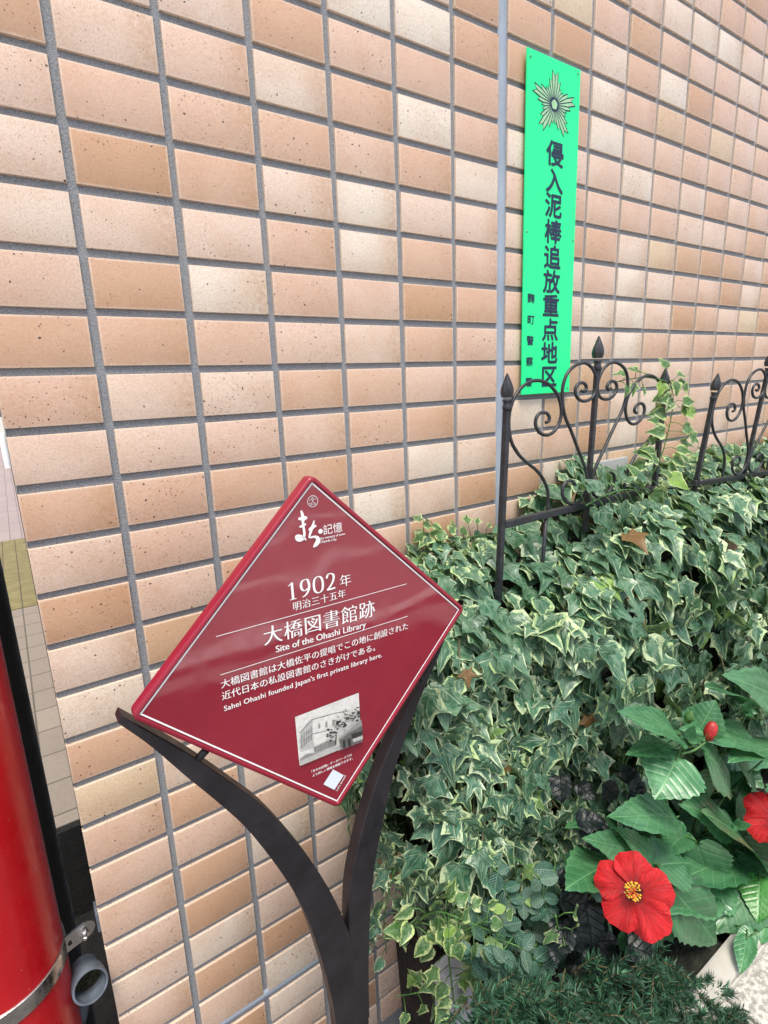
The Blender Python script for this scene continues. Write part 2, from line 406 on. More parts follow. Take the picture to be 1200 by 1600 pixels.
# paving open around an added pit, coloured near black as shade
b = MB()
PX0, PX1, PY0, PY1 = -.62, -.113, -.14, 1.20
for (x0, x1, y0, y1) in [(-6, PX0, PY0, PY1), (-6, -.113, PY1, 3.70), ]:
    b.box((x0, y0, -.6), (x1, y1, 0.0))
struct(build('pavement', b, MT_PAVE))
b = MB()
for (x0, x1, y0, y1) in [(PX1 + .0005, 8, -2.35, -.002), (-6, PX1, -2.35, PY0 - .0005)]: b.box((x0, y0, -.6), (x1, y1, 0.0))
struct(build('front_pavement', b, MT_FRONT))
b = MB(); b.box((PX0, PY0, -.61), (PX1, PY1, -.36)); b.box((PX0, PY1 - .03, -.359), (PX1 - .001, PY1 - .0005, -.003)); b.box((PX0 + .001, PY0, -.359), (PX0 + .03, PY1 - .031, -.003)); struct(build('shade_pit', b, MT_PIT))  # floor and liner walls added to make the gap read as dark shade
slab('tactile_paving', -6, -.113, 3.704, 6.06, 0.003, MT_TACT)
slab('far_pavement', -6, -.113, 6.064, 26, 0.0, MT_FAR)
slab('far_road', -60, 60, 26.01, 60, -.1, MT_CONC)
b = MB()
for i in range(14):
    x0 = -6 + i * 1.0
    b.box((x0 + .004, -2.53, -.5), (x0 + .996, -2.355, .02), bev=.012)
struct(build('kerb', b, MT_KERB))
slab('road', -40, 40, -9.5, -2.535, -.13, simple('sunlit_asphalt', (.36, .35, .34), .85, var=.15, scale=200, bump=.6, dist=.004))  # pale colour stands for sunlight on the road in the plaque's reflection
b = MB()
for (y0, y1) in ((-3.25, -3.0), (-4.3, -4.1), (-5.9, -5.6), (-9.2, -8.8)):  # unseen stripes added to put bright bands in the plaque's reflection
    b.add([(-40, y0, -.126), (40, y0, -.126), (40, y1, -.126), (-40, y1, -.126)], [(0, 1, 2, 3)])
struct(build('added_road_markings', b, MT_LINE))
slab('added_gutter', -40, 40, -2.95, -2.56, -.118, simple('added_gutter_dark', (.10, .098, .095), .8, var=.2), th=.2)  # unseen strip added for a dark band in the plaque's reflection
slab('opposite_pavement', -40, 40, -14, -9.51, .02, MT_CONC)

# ------------------------------------------------------------------ tiled wall
WX0 = -.113; XR = 3.25; ZT = 3.30
HCZ = 1.45; ROW = .07; CW = .12
def jx(c): return c * CW + (.010 if c >= 6 else 0)
def jz(r): return HCZ - (r - 5.4387) * ROW - (.010 if r >= 21 else 0)
wall = thing('tiled_wall', (1.5, 0.2, 0), 'building wall faced with speckled peach and cream tiles in a straight grid', 'wall')
tb = MB()
r0, r1 = -20, 26
for r in range(r0, r1):
    zt, zb = jz(r) - .005, jz(r + 1) + .005
    if r == 20: zb += .005
    if r == 21: zt -= .005
    if zb < .02: continue
    for c in range(-1, 27):
        xa, xb = jx(c) + .005, jx(c + 1) - .005
        if c == -1: xa = WX0
        if c == 5: xb = .708
        if c == 6: xa = .732
        if xa >= XR: continue
        xb = min(xb, XR)
        d = rng.normal(0, .0006, 4); d[:] += rng.normal(0, .0004)
        yf = -.0005 + d * .4
        bv = .0013
        jit = rng.normal(0, .0005, 4)
        xa_, xb_, zb_, zt_ = xa + jit[0], xb + jit[1], zb + jit[2], zt + jit[3]
        if c == -1: xa_ = xa
        o = [(xa_, zb_), (xb_, zb_), (xb_, zt_), (xa_, zt_)]
        i1 = [(xa_ + bv * .35, zb_ + bv * .35), (xb_ - bv * .35, zb_ + bv * .35), (xb_ - bv * .35, zt_ - bv * .35), (xa_ + bv * .35, zt_ - bv * .35)]
        i2 = [(xa_ + bv, zb_ + bv), (xb_ - bv, zb_ + bv), (xb_ - bv, zt_ - bv), (xa_ + bv, zt_ - bv)]
        V = [(p[0], .0085, p[1]) for p in o] + [(p[0], yf[k] + .0010, p[1]) for k, p in enumerate(o)] + [(p[0], yf[k] + .0003, p[1]) for k, p in enumerate(i1)] + [(p[0], yf[k], p[1]) for k, p in enumerate(i2)]
        F = [(12, 13, 14, 15)]
        for L in range(3):
            F += [(L * 4 + k, L * 4 + (k + 1) % 4, L * 4 + 4 + (k + 1) % 4, L * 4 + 4 + k) for k in range(4)]
        uv = [((p[0] - xa_) * .11 / (xb_ - xa_), (p[2] - zb_) * .06 / (zt_ - zb_), 0) for p in V]
        tb.add(V, F, uv, rn=float(np.clip(rng.beta(1.4, 1.3) * 1.0, 0, 1)))
build('tile_facing', tb, MT_TILE, wall, autosmooth=35)
b = MB()
b.box((WX0 + .002, .0040, 0), (XR, .4, ZT))
build('grout', b, MT_GROUT, wall)
b = MB()
# vertical expansion joint, slightly convex bead
zz = np.linspace(0.02, ZT, 60); n = 7
V = []
for z in zz:
    wob = .0004 * math.sin(z * 23) + .0003 * math.sin(z * 61)
    for k in range(n):
        q = k / (n - 1); V.append((.7088 + wob + q * .0224, .004 - .0065 * math.sin(math.pi * q) ** .6, z))
F = [(i * n + k, i * n + k + 1, (i + 1) * n + k + 1, (i + 1) * n + k) for i in range(len(zz) - 1) for k in range(n - 1)]
b.add(V, F); build('expansion_joint', b, MT_SEAL, wall, smooth=True)
b = MB(); zc = (jz(21) + .005)
V = []
xx = np.linspace(WX0 + .003, .706, 40)
for x in xx:
    wob = .0008 * math.sin(x * 31)
    for k in range(n):
        q = k / (n - 1); V.append((x, .004 - .0045 * math.sin(math.pi * q) ** .6, zc + wob - .0095 + q * .019))
F = [(i * n + k, (i + 1) * n + k, (i + 1) * n + k + 1, i * n + k + 1) for i in range(len(xx) - 1) for k in range(n - 1)]
b.add(V, F); build('sealant_joint', b, MT_SEAL, wall, smooth=True)
b = MB(); b.box((WX0 + .003, .401, 0), (XR, 4.0, ZT)); build('wall_return', b, MT_CONC, wall)

# ------------------------------------------------------------------ text
def text_verts(body, space=1.0, offset=0.0):
    c = bpy.data.curves.new('lettering', 'FONT'); c.body = body; c.space_character = space; c.offset = offset; c.resolution_u = 4
    o = bpy.data.objects.new('lettering', c)
    me = bpy.data.meshes.new_from_object(o)
    V = np.array([v.co[:] for v in me.vertices]); F = [list(p.vertices) for p in me.polygons]
    bpy.data.objects.remove(o); bpy.data.curves.remove(c); bpy.data.meshes.remove(me)
    return V, F
class Plane:
    """a flat sign face: origin, right and up unit vectors, outward normal"""
    def __init__(s, c, ex, ez, n): s.c, s.ex, s.ez, s.n = [np.asarray(q, float) for q in (c, ex, ez, n)]
    def pix(s, px, py):
        d = ray(px, py); t = ((s.c - CAM) @ s.n) / (d @ s.n); P = CAM + d * t - s.c
        return np.array([P @ s.ex, P @ s.ez])
    def w(s, ab, lift=0.0):
        ab = np.asarray(ab, float).reshape(-1, 2)
        return s.c + ab[:, :1] * s.ex + ab[:, 1:2] * s.ez + s.n * lift
def put_text(mb, pl, body, p0, p1, lift=.0004, space=1.0, offset=0.0, smear=0.0, ysc=1.0, px=True):
    """text whose ink runs from p0 to p1 along its baseline"""
    a0 = pl.pix(*p0) if px else np.array(p0); a1 = pl.pix(*p1) if px else np.array(p1)
    V, F = text_verts(body, space, offset)
    L = np.linalg.norm(a1 - a0); d = (a1 - a0) / L; u = np.array([-d[1], d[0]])
    x0, x1 = V[:, 0].min(), V[:, 0].max(); s = L / (x1 - x0)
    for k, sh in enumerate([0.0] if smear == 0 else [-smear, 0.0, smear]):
        ab = a0 + ((V[:, :1] - x0) * s + sh * s) * d + (V[:, 1:2] * s * ysc) * u
        mb.add(pl.w(ab, lift + .00006 * k), F)
    return s
def put_char(mb, pl, ch, c_ab, h, lift=.0004, fat=0.0, wsc=1.0):
    V, F = text_verts(ch, 1.0, 0.0)
    lo, hi = V[:, :2].min(0), V[:, :2].max(0); s = h / .86
    ab = (V[:, :2] - np.array([.5 if hi[0] > .7 else (lo[0] + hi[0]) / 2, .34])) * s * np.array([wsc, 1]) + c_ab
    sh = [(0, 0)] if fat == 0 else [(fat * math.cos(q), fat * math.sin(q)) for q in np.linspace(0, 2 * math.pi, 9)[:-1]]
    for k, d in enumerate(sh): mb.add(pl.w(ab + np.array(d), lift + .00004 * k), F)
def strip(mb, pl, pts, wid, lift=.0004, closed=False):
    """variable width stroke through 2-D points"""
    P = np.asarray(pts, float); k = len(P); wid = np.full(k, wid) if np.isscalar(wid) else np.asarray(wid, float)
    T = np.gradient(P, axis=0) if not closed else np.roll(P, -1, 0) - np.roll(P, 1, 0)
    T = T / (np.linalg.norm(T, axis=1, keepdims=True) + 1e-12); N = np.c_[-T[:, 1], T[:, 0]]
    A = P + N * wid[:, None] / 2; B = P - N * wid[:, None] / 2
    V = pl.w(np.vstack([A, B]), lift)
    rg = range(k if closed else k - 1)
    mb.add(V, [(k + i, k + (i + 1) % k, (i + 1) % k, i) for i in rg])
def smooth_path(P, n=40, closed=False):
    P = np.asarray(P, float)
    if closed: P = np.vstack([P[-1:], P, P[:2]])
    else: P = np.vstack([2 * P[0] - P[1], P, 2 * P[-1] - P[-2]])
    m_ = len(P) - 3; out = []
    for t in np.linspace(0, m_ - 1e-9, n):
        i = int(t); f = t - i; a, b_, c, d = P[i:i + 4]
        out.append(.5 * ((2 * b_) + (c - a) * f + (2 * a - 5 * b_ + 4 * c - d) * f * f + (3 * b_ - a - 3 * c + d) * f ** 3))
    return np.array(out)
def nib(P, thick, thin):
    """width of a roman stroke: full where it runs vertically"""
    T = np.gradient(P, axis=0); T = T / (np.linalg.norm(T, axis=1, keepdims=True) + 1e-12)
    return thin + (thick - thin) * np.abs(T[:, 1]) ** 1.3
def disc_poly(mb, pl, pts, lift): mb.add(pl.w(pts, lift), [list(range(len(pts)))])

# ------------------------------------------------------------------ crimson history plaque on a forked post
SCALE = 1.125
PC = CAM + SCALE * (np.array([.11183427, -.35301402, 1.19428684]) - CAM)
EX = np.array([.99944, -.03248, .00746]); EZ = np.array([-.00732, .00435, .99996]); EN = -unit(np.cross(EZ, EX))
EZ = unit(EZ - EX * (EZ @ EX))
PL = Plane(PC, EX, EZ, EN)
if EN[1] > 0: PL.n = EN = -EN
WS = .24 * SCALE
plaque = thing('history_plaque', (PC[0], PC[1] + .03, 0), 'crimson diamond history plaque with white Japanese text on a dark forked post', 'plaque')
def rsq(h, r, n=6):
    """rounded square standing on its corner, half side h, corner radius r"""
    out = []
    for k in range(4):
        cx, cy = [(1, 1), (-1, 1), (-1, -1), (1, -1)][k]
        for j in range(n + 1):
            q = math.pi / 2 * (k + j / n); out.append((cx * (h - r) + r * math.cos(q), cy * (h - r) + r * math.sin(q)))
    P = np.array(out); c = math.cos(math.pi / 4)
    return np.c_[(P[:, 0] - P[:, 1]) * c, (P[:, 0] + P[:, 1]) * c]
HO = WS / 2 + .0068
loops = [(HO - .001, .006, -.0125), (HO, .007, -.0115), (HO, .007, .0005), (HO - .0006, .0066, .0018), (HO - .0018, .0055, .0024), (HO - .0040, .0040, .0024), (HO - .0047, .0030, .0018), (HO - .0049, .0028, -.0012)]
V = []; N_ = len(rsq(.1, .01))
for h, r, d in loops: V.append(PL.w(rsq(h, r), d))
F = [(i * N_ + j, i * N_ + (j + 1) % N_, (i + 1) * N_ + (j + 1) % N_, (i + 1) * N_ + j) for i in range(len(loops) - 1) for j in range(N_)]
F += [list(range(N_))[::-1]]
b = MB(); b.add(np.vstack(V), F); build('frame', b, MT_RIM, plaque, autosmooth=40)
# face: finely divided so it can carry the slight waviness of the real sheet
b = MB(); g = 40; hf = HO - .0049; c45 = math.cos(math.pi / 4)
P = np.array([(x, y) for y in np.linspace(-hf, hf, g + 1) for x in np.linspace(-hf, hf, g + 1)])
P = np.c_[(P[:, 0] - P[:, 1]) * c45, (P[:, 0] + P[:, 1]) * c45]
wav = .00022 * np.sin(P[:, 1] * 46 + 1.5 * np.sin(P[:, 0] * 21)) + .00012 * np.sin(P[:, 0] * 38 + P[:, 1] * 30)
V = PL.w(P, 0) + wav[:, None] * EN
b.add(V, [(j * (g + 1) + i, j * (g + 1) + i + 1, (j + 1) * (g + 1) + i + 1, (j + 1) * (g + 1) + i) for j in range(g) for i in range(g)])
face = build('face_panel', b, MT_PLQ, plaque, smooth=True)
LF = .0006
b = MB()
c4 = [(0, WS / 2 * math.sqrt(2)), (-WS / 2 * math.sqrt(2), 0), (0, -WS / 2 * math.sqrt(2)), (WS / 2 * math.sqrt(2), 0)]
o4 = np.array(c4) * (1 + .0010 / (WS / 2)); i4 = np.array(c4) * (1 - .0006 / (WS / 2))
b.add(PL.w(np.vstack([o4, i4]), LF), [(k, (k + 1) % 4, 4 + (k + 1) % 4, 4 + k) for k in range(4)])
build('border_line', b, MT_WHITE, plaque)
b = MB()
for p, q in (((337.3, 994.4), (635, 912)), ((344.3, 1054.2), (636.4, 962.6))):
    strip(b, PL, [PL.pix(*p), PL.pix(*q)], .0007, LF)
build('rule_lines', b, MT_WHITE, plaque)
# emblem and heading
b = MB()
ec = PL.pix(488.2, 783); er = .0058
ring = np.array([(math.cos(q), math.sin(q)) for q in np.linspace(0, 2 * math.pi, 33)[:-1]])
strip(b, PL, ec + ring * er, .0009, LF, closed=True)
for pts, w_ in (([(-.75, .25), (0, .35), (.75, .3)], .0007), ([(.35, .75), (0, .68), (-.3, .55)], .0006), ([(0, .65), (-.05, 0), (-.5, -.6)], .0007), ([(0, .1), (.3, -.35), (.6, -.5)], .0007), ([(-.8, -.25), (-.4, -.35), (-.1, -.1)], .0006), ([(-.5, -.7), (0, -.5), (.5, -.72)], .0006)):
    strip(b, PL, ec + smooth_path(np.array(pts), 14) * er, w_, LF)
build('emblem', b, MT_SAGE if False else simple('silver_print', (.50, .45, .46), .4), plaque)
def z7(x, y): return PL.pix(420 + x / 5, 740 + y / 5)
b = MB()
def brush(pts, ws, n=26, k=[0]):
    k[0] += 1
    P = smooth_path([z7(*p) for p in pts], n)
    w_ = np.interp(np.linspace(0, 1, n), np.linspace(0, 1, len(ws)), ws) * .00020
    strip(b, PL, P, w_, LF + .00004 * k[0])
brush([(228, 352), (262, 350), (298, 343)], [10, 20, 26, 10])
brush([(236, 415), (262, 408), (288, 392)], [8, 16, 8])
brush([(250, 288), (262, 330), (266, 400), (276, 470), (262, 508), (232, 512), (214, 494), (236, 486), (272, 500), (290, 520)], [10, 18, 13, 14, 18, 26, 20, 16, 12, 5])
brush([(308, 440), (332, 425), (368, 404)], [8, 20, 9])
brush([(352, 366), (340, 410), (322, 462), (312, 500)], [8, 16, 14, 9])
brush([(316, 500), (352, 492), (378, 502), (380, 530), (362, 556), (344, 572)], [8, 12, 20, 28, 22, 5])
q = z7(402, 450); disc_poly(b, PL, q + ring * .0026, LF)
put_text(b, PL, '記憶', (505, 834.5), (534.6, 829.0), LF)
put_text(b, PL, 'the memory of town', (499.6, 843.2), (538.5, 835.2), LF, smear=.012)
put_text(b, PL, 'Chiyoda City', (499.6, 848.6), (525.5, 843.6), LF, smear=.012)
build('title_logo', b, MT_WHITE, plaque)
# year in roman numerals with thick and thin strokes
b = MB()
y0, y1 = PL.pix(449.5, 938.6), PL.pix(528.5, 918.0)
yd = unit(y1 - y0); yu = np.array([-yd[1], yd[0]]); YH = .0188; YW = np.linalg.norm(y1 - y0)
def num(pts, x, wd, thick=.0027, thin=.0009, n=60, closed=False, k=[0]):
    k[0] += 1
    P = np.array([(x + p[0] * wd, p[1] * YH) for p in pts]); S = smooth_path(P, n, closed)
    w_ = nib(S, thick, thin)
    if not closed: w_[0] *= .8
    strip(b, PL, y0 + S[:, :1] * yd + S[:, 1:] * yu, w_, LF + .00003 * k[0], closed)
cw = YW / 4 * .80; gp = YW / 4
num([(.5, 0), (.5, .3), (.5, .7), (.5, 1.0)], 0, cw, n=12)
num([(.16, .84), (.32, .90), (.50, .99)], 0, cw, .0012, .0010, n=8)
num([(.18, .018), (.5, .018), (.82, .018)], 0, cw, .0007, .0008, n=6)
num([(.86, .66), (.74, .94), (.46, .985), (.18, .90), (.08, .66), (.20, .42), (.46, .35), (.72, .44)], gp, cw)
num([(.86, .70), (.84, .45), (.68, .22), (.42, .06), (.14, .0)], gp, cw)
num([(.5, .985), (.16, .85), (.05, .5), (.16, .14), (.5, .012), (.84, .14), (.95, .5), (.84, .85)], 2 * gp, cw, closed=True, n=64)
num([(.10, .74), (.24, .94), (.5, .985), (.78, .88), (.82, .68), (.66, .42), (.36, .18), (.08, .05)], 3 * gp, cw)
num([(.06, .045), (.5, .045), (.92, .06)], 3 * gp, cw, .0020, .0019, n=8)
put_text(b, PL, '年', (531.5, 916.3), (548.3, 911.8), LF, offset=-.012, smear=.014)
build('year', b, MT_WHITE, plaque)
b = MB()
put_text(b, PL, '明治三十五年', (458.4, 953.4), (540.0, 931.4), LF, offset=-.012, smear=.016)
put_text(b, PL, '大橋図書館跡', (413.2, 1006.5), (585.0, 960.0), LF, offset=-.012, smear=.020, space=1.04)
put_text(b, PL, 'Site of the Ohashi Library', (431.0, 1019.2), (571.3, 979.6), LF, smear=.016)
build('site_name', b, MT_WHITE, plaque)
b = MB()
put_text(b, PL, '大橋図書館は大橋佐平の提唱でこの地に創設された', (345.7, 1074.6), (637.0, 981.8), LF, offset=-.006, smear=.014)
put_text(b, PL, '近代日本の私設図書館のさきがけである。', (347.2, 1093.0), (585.5, 1015.4), LF, offset=-.006, smear=.014)
put_text(b, PL, "Sahei Ohashi founded Japan's first private library here.", (350.4, 1110.8), (596.4, 1026.0), LF, smear=.014, space=1.05)
build('description', b, MT_WHITE, plaque)
b = MB()
put_text(b, PL, '写真：三康図書館所蔵', (527.5, 1173.0), (564.3, 1158.6), LF, smear=.012)
put_text(b, PL, '「まちの記憶」データベースでは', (486.5, 1207.0), (549.2, 1180.2), LF, smear=.012)
put_text(b, PL, 'より詳しい情報を閲覧できます。', (488.2, 1213.2), (550.5, 1186.0), LF, smear=.012)
put_text(b, PL, "Let's access!", (526.4, 1235.4), (540.6, 1211.6), LF, smear=.02)
build('small_print', b, MT_WHITE, plaque)
b = MB()
P = [PL.pix(*p) for p in ((520.0, 1201.7), (536.7, 1210.8), (522.0, 1233.7), (505.0, 1225.0))]
disc_poly(b, PL, P[::-1], LF); build('sticker', b, simple('pale_sticker', (.66, .72, .78), .4, var=.03), plaque)
# old photograph printed on the panel
def z8(x, y): return PL.pix(430 + x / 6, 1060 + y / 6)
def flat(name, col): return simple(name, (col, col * .985, col * .94), .35, var=.10, scale=240)
gp_ = [flat('photo_tone', t) for t in (.62, .42, .24, .11, .03)]
b = MB(); LV = [LF]
def tone(pts, i, mb=b):
    LV[0] += .00004; n0 = len(mb.f); mb.add(PL.w([z8(*p) for p in pts], LV[0]), [list(range(len(pts)))], mi=i)
tone([(183, 360), (225, 812), (803, 575), (780, 132)], 0)
tone([(226, 505), (236, 560), (350, 500), (350, 372), (320, 385)], 1)
tone([(350, 372), (350, 520), (365, 690), (560, 615), (700, 545), (690, 300), (560, 320)], 0)
tone([(222, 560), (232, 690), (362, 640), (352, 500)], 1)
tone([(345, 378), (560, 318), (690, 296), (690, 304), (560, 327), (346, 388)], 2)
tone([(228, 500), (345, 380), (346, 390), (230, 512)], 2)
tone([(230, 590), (352, 512), (530, 470), (530, 476), (352, 520), (231, 598)], 2)
for x, y in ((398, 410), (465, 395), (530, 380)):
    tone([(x, y + 60), (x + 22, y + 54), (x + 22, y + 8), (x + 11, y - 4), (x, y + 12)], 1); tone([(x + 4, y + 56), (x + 18, y + 52), (x + 18, y + 12), (x + 4, y + 16)], 2)
for k in range(5):
    x = 240 + k * 22; y = 520 - k * 19
    tone([(x, y + 52), (x + 10, y + 45), (x + 10, y), (x, y + 6)], 2)
    tone([(x, y + 130), (x + 11, y + 122), (x + 10, y + 70), (x - 2, y + 78)], 2)
tone([(355, 640), (365, 692), (560, 620), (565, 575), (480, 580)], 2)
for k in range(8):
    x = 372 + k * 24; y = 690 - k * 9
    tone([(x, y), (x + 3, y - 1), (x + 1, y - 52), (x - 2, y - 50)], 3)
tone([(228, 745), (228, 790), (300, 735), (365, 712), (365, 690), (290, 700)], 2)
tone([(222, 765), (225, 812), (803, 575), (801, 545), (560, 640), (365, 705)], 1)
rr = np.random.default_rng(3)
for k in range(90):
    t = rr.random(); cx = 490 + 290 * t + rr.normal(0, 12); cy = 455 - 130 * t ** .8 + rr.normal(0, 34) + (70 * (t < .2)); cx = min(max(cx, 470), 778); s = rr.uniform(7, 19)
    tone([(cx + s * rr.uniform(.6, 1.2) * math.cos(q), cy + s * .6 * rr.uniform(.6, 1.2) * math.sin(q)) for q in np.linspace(0, 2 * math.pi, 8)[:-1]][::-1], rr.choice([3, 4, 4, 2]))
tone([(540, 600), (552, 598), (556, 500), (546, 500)], 4)
tone([(575, 555), (608, 640), (800, 568), (795, 420), (650, 490)], 3)
tone([(570, 545), (640, 490), (785, 365), (793, 420), (660, 495), (600, 545)], 2)
tone([(690, 500), (700, 545), (797, 505), (794, 470)], 4)
tone([(700, 548), (712, 575), (799, 545), (797, 512)], 1)
tone([(610, 560), (618, 630), (640, 622), (634, 550)], 4); tone([(655, 545), (662, 615), (690, 605), (682, 535)], 4)
pp = build('photo_print', b, gp_, plaque)
# forked post: curved plates traced at their own depth behind the panel
YA = PC[1] + .014; DEP = .020
def arm(name, up, lo, n=44):
    U = smooth_path([onY(*p, YA)[[0, 2]] for p in up], n); L = smooth_path([onY(*p, YA)[[0, 2]] for p in lo], n)
    ins = .0012
    bb = MB(); V = []
    for (u_, l_) in zip(U, L):
        dv = unit(u_ - l_)
        sec = [(u_, YA + ins), (u_ - dv * ins, YA), (l_ + dv * ins, YA), (l_, YA + ins), (l_, YA + DEP - ins), (l_ + dv * ins, YA + DEP), (u_ - dv * ins, YA + DEP), (u_, YA + DEP - ins)]
        V += [(p[0], y, p[1]) for p, y in sec]
    k = 8
    F = [(i * k + j, i * k + (j + 1) % k, (i + 1) * k + (j + 1) % k, (i + 1) * k + j) for i in range(n - 1) for j in range(k)]
    F += [list(range(k))[::-1], [(n - 1) * k + j for j in range(k)]]
    bb.add(V, F); return build(name, bb, MT_STEEL, plaque, autosmooth=32)
zb = onY(545, 1600, YA)
GU = onY(578, 1600, YA); GL = onY(526, 1600, YA)
# prolong both arms down to the pavement
def px_down(P): return P
up = [(190, 1119), (245, 1149), (300, 1181), (370, 1229), (420, 1268), (480, 1337), (520, 1400), (550, 1468), (568, 1530), (577, 1600), (579, 1680), (579, 1800), (578, 2100)]
lo = [(185, 1131), (235, 1166), (290, 1213), (345, 1258), (390, 1300), (440, 1364), (475, 1422), (500, 1490), (518, 1555), (527, 1612), (531, 1690), (534, 1800), (538, 2100)]
arm('post_arm', up, lo)
up2 = [(703, 978), (684, 1030), (660, 1085), (640, 1137), (619, 1198), (604, 1262), (592, 1320), (584, 1372), (579, 1435), (577, 1500), (577, 1545), (578, 1590)]
lo2 = [(694, 982), (672, 1038), (644, 1093), (618, 1150), (592, 1212), (573, 1272), (558, 1330), (548, 1385), (546, 1445), (550, 1510), (553, 1550), (557, 1592)]
YA += .0004
arm('post_arm', up2, lo2)
for p, q in (((300, 1196), (322, 1172)), ((664, 1070), (650, 1046))):
    b = MB(); A = onY(*p, YA + .009); B = onY(*q, PC[1] + .0117)
    b.tube([A, B], .0042, 10); build('support_pin', b, MT_STEEL, plaque, smooth=True)

# ------------------------------------------------------------------ green burglar notice
SY = -.0105
SX0, SX1 = onY(819.5, 345, SY)[0], onY(898.5, 360, SY)[0]; SZ0, SZ1 = onY(815, 617, SY)[2], onY(824, 73, SY)[2]
SP = Plane(((SX0 + SX1) / 2, SY, (SZ0 + SZ1) / 2), (1, 0, 0), (0, 0, 1), (0, -1, 0))
sign = thing('notice_sign', ((SX0 + SX1) / 2, -.006, SZ0), 'tall bright green notice plate with navy Japanese letters and a star emblem', 'sign')
b = MB(); b.box((SX0, SY, SZ0), (SX1, SY + .003, SZ1), bev=.0007); build('plate', b, MT_GREEN, sign)
b = MB()
MT_RIV = simple('dull_rivet', (.10, .30, .16), .5)
for px, py in ((829, 88), (903, 115), (820, 616 - 16), (886, 606), (823, 362), (895, 376)):
    b = MB(); q = SP.pix(px, py); b.lathe(SP.w(q, 0)[0], [(.0024, 0), (.0022, .0008), (.0012, .0013)], 12, M=[[1, 0, 0], [0, 0, -1], [0, 1, 0]]); build('rivet', b, MT_RIV, sign)
S2 = 693 / 260
def cpx(x, y): return SP.pix(740 + x / S2, 40 + y / S2)
b = MB()
for ch, p in zip('侵入泥棒追放重点地区', [(333, 537), (330, 650), (325, 752), (325, 862), (321, 968), (318, 1070), (315, 1170), (312, 1270), (308, 1367), (307, 1464)]):
    a = cpx(*p); a[0] = .5 * a[0] + .5 * .012
    b = MB(); put_char(b, SP, ch, a, .0395, .0004, fat=.0013, wsc=1.15); build('large_character', b, MT_NAVY, sign)
b = MB()
for ch, p in zip('麴町警察署', [(239, 1137), (238, 1226), (235, 1313), (232, 1400), (229, 1486)]):
    b = MB(); put_char(b, SP, ch, cpx(*p), .0165, .0004, fat=.00042, wsc=1.15); build('small_character', b, MT_NAVY, sign)
# star emblem of folded rays
ec = cpx(336, 329); ER = .052
def star(scale):
    out = []
    for k in range(5):
        a0 = math.pi / 2 + k * 2 * math.pi / 5
        for (da, r) in ((-.62, .46), (-.53, .64), (-.42, .54), (-.34, .82), (-.20, .70), (-.13, 1.08), (0, .90), (.13, 1.08), (.20, .70), (.34, .82), (.42, .54), (.53, .64)):
            out.append(ec + np.array([math.cos(a0 + da) * 1.12, math.sin(a0 + da)]) * r * ER * scale)
    return np.array(out)
b = MB(); o_ = star(1.0); k = len(o_)
b.add(SP.w(np.vstack([ec[None], o_]), .0003), [(0, 1 + i, 1 + (i + 1) % k) for i in range(k)])
b.add(SP.w(ec + ring * ER * .15, .0006), [list(range(32))])
build('emblem_rays', b, MT_SAGE, sign)
b = MB()
strip(b, SP, o_, .0021, .0005, closed=True)
for i in range(0, k, 2):
    strip(b, SP, [ec + (o_[i] - ec) * .22, o_[i]], .0017, .00048)
strip(b, SP, ec + ring * ER * .20, .0030, .0007, closed=True)
build('emblem_lines', b, MT_NAVY, sign)

# ------------------------------------------------------------------ iron fence panels
FY = -.15
def z3(x, y): p = onY(740 + x / 2.609, 500 + y / 2.609, FY); return p[[0, 2]]
panel = thing('iron_fence', (.8, FY, .40), 'black wrought iron fence panel with scrolls in front of the green sign', 'fence', 'iron fence panels along the planter')
xl = .569; zr = 1.206          # foot of the left post at rail height, rail height
XC = .806                      # spindle axis at rail height
lean = .050
def lf(P2):                    # world (x,z) -> upright panel frame
    P2 = np.asarray(P2, float).reshape(-1, 2); return np.c_[P2[:, 0] - lean * (P2[:, 1] - zr), P2[:, 1]]
def up3(P2, y=FY):             # upright panel frame -> world
    P2 = np.asarray(P2, float).reshape(-1, 2); return np.c_[P2[:, 0] + lean * (P2[:, 1] - zr), np.full(len(P2), y), P2[:, 1]]
def mir(P2): return np.c_[2 * XC - P2[:, 0], P2[:, 1]]
s1 = [(298, 772), (300, 735), (297, 690), (278, 645), (250, 610), (210, 578), (178, 545), (152, 500), (141, 450), (140, 400), (149, 350), (168, 305), (200, 268), (245, 247), (295, 257), (335, 300), (352, 350), (352, 395), (335, 440), (305, 467), (272, 464), (251, 437), (250, 405), (265, 381), (290, 378), (304, 393), (303, 411), (291, 418)]
s2 = [(402, 695), (410, 672), (395, 655), (372, 662), (358, 690), (362, 722), (382, 745), (412, 748), (440, 725), (456, 690), (460, 650), (450, 600), (425, 535), (395, 455), (368, 390), (358, 320), (362, 262), (382, 212), (418, 182), (455, 177), (485, 205), (497, 250), (492, 295), (470, 324), (438, 330), (416, 312), (411, 283), (424, 260), (445, 257), (456, 275), (448, 291), (436, 288)]
S1 = lf(smooth_path([z3(*p) for p in s1], 110)); S2_ = lf(smooth_path([z3(*p) for p in s2], 130))
for S in (S1, mir(S1), S2_, mir(S2_)):
    b = MB(); b.tube(up3(S, FY - .002), .0031, 8, up=(0, 1, 0)); build('scroll', b, MT_IRON, panel, smooth=True)
PR = .0068
